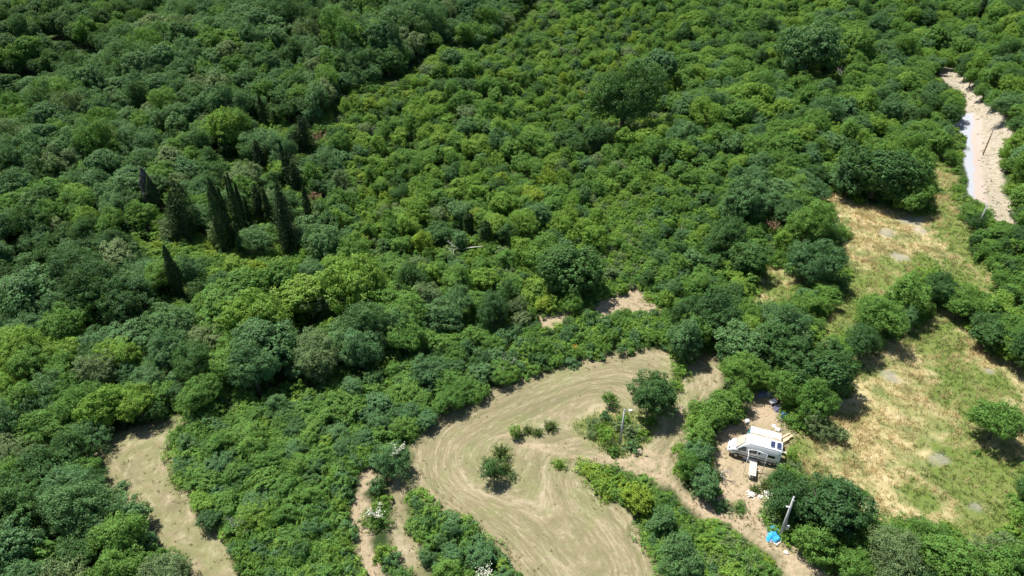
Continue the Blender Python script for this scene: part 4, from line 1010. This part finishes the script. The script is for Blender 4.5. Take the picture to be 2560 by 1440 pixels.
# awning on the far side
aw = empty('awning', vloc(.2, -1.5), ang, label='white awning canopy with pale blue ends on the far side of the campervan', cat='awning')
tarpw = plain('white_canvas', (.80, .81, .80), .7, 0, .04); teal = plain('teal_canvas', (.12, .42, .50), .6, 0, .1)
bm = bmesh.new(); rows = []
for i in range(9):
    x = 3.4 * i / 8; rows.append([bm.verts.new((x, -ns * (1.25 * j / 4), 2.12 - .06 * j + .04 * math.sin(i * 1.4 + j))) for j in range(5)])
for a, b in zip(rows, rows[1:]):
    for k in range(4): bm.faces.new((a[k], a[k + 1], b[k + 1], b[k]))
r = bmesh.ops.extrude_face_region(bm, geom=bm.faces[:]); bmesh.ops.translate(bm, verts=[v for v in r['geom'] if isinstance(v, bmesh.types.BMVert)], vec=(0, 0, .03)); bmesh.ops.recalc_face_normals(bm, faces=bm.faces)
bm_obj('canopy', bm, tarpw, aw)
for x, dx in ((-.08, -.25), (3.42, .18)):
    bm = bmesh.new(); pts = []
    for j in range(6):
        y = -ns * 1.25 * j / 5; pts.append([bm.verts.new((x + dx * k / 3 + .05 * math.sin(j * 2 + k), y, 2.1 - .06 * j - .35 * k * (1 if j % 2 else .7))) for k in range(4)])
    for a, b in zip(pts, pts[1:]):
        for k in range(3): bm.faces.new((a[k], a[k + 1], b[k + 1], b[k]))
    bmesh.ops.solidify(bm, geom=bm.faces[:], thickness=.015)
    bm_obj('side_flap', bm, teal, aw)
for x in (.02, 3.38): tube('leg', [(x, -ns * 1.24, -.1), (x, -ns * 1.24, 1.9)], [.02, .02], alu, aw)
# folding frame in front of the van
tb = at(1858, 1186); frm = empty('tent_frame', Vector((tb.x, tb.y, ground(tb.x, tb.y))), 0, label='bare metal gazebo frame standing in front of the campervan', cat='metal frame')
p2 = at(1906, 1184); p3 = at(1907, 1198); W2 = (p2 - tb); hA = height_to(tb, 1858, 1138)
fr_pts = [Vector((0, 0, 0)), Vector((W2.x, .1, 0))]
for q in fr_pts: tube('leg', [q, q + Vector((0, 0, hA))], [.035, .035], white_pl, frm)
tube('crossbar', [fr_pts[0] + Vector((0, 0, hA)), fr_pts[0] + Vector((.3, 1.0, hA - .2))], [.03, .03], white_pl, frm)
tube('crossbar', [fr_pts[1] + Vector((0, 0, hA)), fr_pts[1] + Vector((-.9, .7, hA - .15))], [.03, .03], white_pl, frm)
tube('crossbar', [fr_pts[0] + Vector((.3, 1.0, hA - .2)), fr_pts[1] + Vector((-.9, .7, hA - .15))], [.03, .03], white_pl, frm)
tube('crossbar', [fr_pts[1] + Vector((0, 0, .6)), fr_pts[1] + Vector((-.75, 0, .55))], [.03, .03], white_pl, frm)
tube('brace', [fr_pts[1] + Vector((0, 0, .6)), fr_pts[1] + Vector((-.75, 0, 1.3))], [.015, .015], alu, frm)
# table and bench
cream = plain('cream_board', (.66, .58, .46), .6, 0, .08)
pt = at(1882, 1172, .75); tg = ground(pt.x, pt.y)
tbl = empty('table', Vector((pt.x, pt.y, tg)), R(-20), label='long cream topped table standing in front of the campervan', cat='table')
box('tabletop', (0, 0, .75), (.78, 2.0, .04), cream, tbl)
for a in (-.32, .32):
    for b in (-.9, .9): box('leg', (a, b, .36), (.05, .05, .74), bark, tbl)
pb_ = at(1877, 1191, .3)
bn = empty('bench', Vector((pb_.x, pb_.y, ground(pb_.x, pb_.y))), 0, label='small white bench at the near end of the long table', cat='bench')
box('seat', (0, 0, .4), (.5, .25, .04), white_pl, bn)
for a in (-.2, .2): box('leg', (a, 0, .19), (.04, .2, .38), white_pl, bn)
# white boards leaning under the van, chest
bd = at(1872, 1146, .3); tag(box('board', (bd.x, bd.y, ground(bd.x, bd.y) + .35), (1.3, .45, .04), alu, None, Matrix.Rotation(R(-14), 3, 'Z') @ Matrix.Rotation(R(25), 3, 'X')), 'grey board propped against the near side of the campervan', 'board')
bd = at(1912, 1153, .3); tag(box('board', (bd.x, bd.y, ground(bd.x, bd.y) + .25), (.85, .5, .05), white_pl, None, Matrix.Rotation(R(-14), 3, 'Z') @ Matrix.Rotation(R(15), 3, 'X')), 'white board lying beside the rear wheel of the campervan', 'board')
# planks
plank_m = plain('plank', (.58, .42, .28), .8, 0, .15, 4)
for k, (x0, y0, x1, y1, wd, lab) in enumerate([(1949, 1097, 1974, 1083, .2, 'uppermost plank sticking out of the bushes behind the campervan'), (1945, 1108, 1981, 1089, .24, 'middle and longest plank behind the campervan'), (1950, 1111, 1972, 1098, .16, 'lowest short plank of the three behind the campervan'), (1942, 1127, 1966, 1134, .28, 'pale plank on its own pointing right from the rear bumper')]):
    a, b = at(x0, y0, .25), at(x1, y1, .3); c = (a + b) / 2; d = b - a
    tag(box('plank', (c.x, c.y, ground(c.x, c.y) + .28 + .05 * k), (d.length, wd, .06), plank_m if k != 3 else cream, None, Matrix.Rotation(math.atan2(d.y, d.x), 3, 'Z')), lab, 'plank', 'planks behind the campervan')
# blue barrel
bl = plain('blue_plastic', (.03, .16, .55), .35, 0, .1); p = at(1957, 1047)
br = empty('barrel', Vector((p.x, p.y, ground(p.x, p.y))), 0, label='blue plastic barrel at the edge of the tree shade above the campervan', cat='barrel')
tube('drum', [(0, 0, 0), (0, 0, .08), (0, 0, .3), (0, 0, .32), (0, 0, .6), (0, 0, .62), (0, 0, .86), (0, 0, .92)], [.27, .3, .3, .32, .32, .3, .3, .27], bl, br, 20)
tube('lid', [(0, 0, .92), (0, 0, .96)], [.28, .26], bl, br, 20)
# rocks and rubble
stone = plain('white_stone', (.72, .70, .64), .85, 0, .12, 4)
def rock(px, py, s, label, group, mat=stone, nm='rock', flat=.6, cat='rock'):
    p = at(px, py, s * .3); bm = bmesh.new(); bmesh.ops.create_icosphere(bm, subdivisions=2, radius=1)
    sd_ = random.random() * 50
    for v in bm.verts:
        n = math.sin(v.co.x * 4 + sd_) * math.cos(v.co.y * 5 + sd_) + .6 * math.sin(v.co.z * 7 + sd_ * 2)
        v.co *= 1 + .16 * n; v.co = Vector((v.co.x * s, v.co.y * s * .8, v.co.z * s * flat))
    o = bm_obj(nm, bm, mat); o.location = (p.x, p.y, ground(p.x, p.y) + s * flat * .4); o.rotation_euler[2] = random.random() * 6
    tag(o, label, cat, group)
G = 'white rocks around the yard'
rock(1868, 1052, .38, 'white rock at the left edge of the yard above the campervan', G)
rock(1936, 1066, .34, 'white rock right of the awning, the farther of two', G)
rock(1945, 1074, .36, 'white rock right of the awning, the nearer of two', G)
rock(1598, 1128, .48, 'tan boulder at the foot of the scrub near the lamp pole', G, plain('tan_stone', (.48, .40, .28), .9))
rock(1966, 1381, .28, 'small pale stone on the verge of the dirt track', G)
for k, (px, py, n, sp, lab) in enumerate([(1880, 1238, 18, .5, 'heap of white rubble left of the two heaps below the yard'), (1901, 1244, 10, .22, 'smallest heap of white rubble between the two larger heaps'), (1920, 1236, 18, .55, 'heap of white rubble beside the bush right of the others')]):
    p = at(px, py); bm = bmesh.new()
    for _ in range(n * 2):
        s = random.uniform(.08, .24); M = Matrix.Translation((random.gauss(0, sp * .5), random.gauss(0, sp * .45), random.uniform(0, .22))) @ Matrix.Rotation(random.random() * 6, 4, Vector((random.random(), random.random(), random.random() + .1)).normalized()) @ Matrix.Diagonal((s, s * random.uniform(.5, 1), s * random.uniform(.3, .8), 1))
        bmesh.ops.create_icosphere(bm, subdivisions=1, radius=1, matrix=M)
    o = bm_obj('rubble_heap', bm, stone); o.location = (p.x, p.y, ground(p.x, p.y)); tag(o, lab, 'rubble heap', 'heaps of white rubble')
# blue tarp heap by the pole
btp = plain('blue_tarp', (.05, .40, .68), .4, 0, .15, 5)
def heap(name, px, py, sx_, sy_, h, mat, label, cat, seed=0, rz=0):
    p = at(px, py, h * .4); bm = bmesh.new(); n = 18; vs = {}
    for i in range(n + 1):
        for j in range(n + 1):
            u, v = i / n * 2 - 1, j / n * 2 - 1; q = max(0, 1 - (abs(u) ** 3 + abs(v) ** 3) * .9)
            z = h * q ** .6 * (.8 + .2 * math.sin(u * 5 + seed) * math.cos(v * 6 + seed)) + .05 * math.sin(u * 17 + v * 11)
            vs[i, j] = bm.verts.new((u * sx_ * (1 + .08 * math.sin(v * 7)), v * sy_ * (1 + .08 * math.sin(u * 6)), max(z, -.05)))
    for i in range(n):
        for j in range(n): bm.faces.new((vs[i, j], vs[i + 1, j], vs[i + 1, j + 1], vs[i, j + 1]))
    o = bm_obj(name, bm, mat); o.location = (p.x, p.y, ground(p.x, p.y)); o.rotation_euler[2] = rz; return tag(o, label, cat)
heap('tarp', 1936, 1331, .68, 1.05, .85, btp, 'bright blue tarpaulin draped over a heap at the foot of the concrete pole', 'tarpaulin', 3, R(-20))
o = heap('sack_pile', 1931, 1345, .5, .35, .35, plain('sack', (.55, .54, .55), .8, 0, .3, 9), 'pile of white and grey sacks in front of the blue tarpaulin', 'sack pile', 7, R(25))
heap('rusty_scrap', 1928, 1312, .35, .25, .4, plain('rust', (.20, .07, .03), .9, 0, .3), 'rust brown scrap behind the blue tarpaulin at the bush edge', 'scrap', 9)
p = at(1945, 1353, .1); tag(box('slab', (p.x, p.y, ground(p.x, p.y) + .06), (1.1, .5, .12), plain('pale_slab', (.58, .52, .46), .9), None, Matrix.Rotation(R(35), 3, 'Z'), .02), 'pale concrete slab at the foot of the concrete pole', 'slab')
# clutter under the trees above the yard
heap('cloth_pile', 1906, 984, .75, .55, .5, plain('patterned_cloth', (.16, .18, .28), .8, 0, .7, 9), 'dark blue patterned cloth pile in the tree shade above the yard', 'cloth pile', 5)
heap('grey_sheet', 1921, 986, .55, .5, .4, plain('grey_sheet', (.35, .42, .38), .7), 'grey-green sheet beside the patterned cloth under the trees', 'sheet', 6)
p = at(1932, 1005, .4); wb = empty('crate', Vector((p.x, p.y, ground(p.x, p.y))), R(20), label='white crate with open top at the shade edge above the yard', cat='crate')
box('tray', (0, 0, .42), (.8, .6, .06), white_pl, wb); 
for s in ((0, .29, .8, .03), (0, -.29, .8, .03), (.39, 0, .03, .55), (-.39, 0, .03, .55)): box('side', (s[0], s[1], .52), (s[2], s[3], .2), white_pl, wb)
for s in ((.3, .2), (.3, -.2), (-.3, .2), (-.3, -.2)): box('leg', (*s, .2), (.05, .05, .4), white_pl, wb)
heap('junk_pile', 1946, 1021, .55, .55, .55, plain('junk', (.14, .14, .22), .6, 0, .8, 9), 'dark jumbled pile between the white crate and the blue barrel', 'junk pile', 8)
print('OBJ', len(bpy.data.objects))
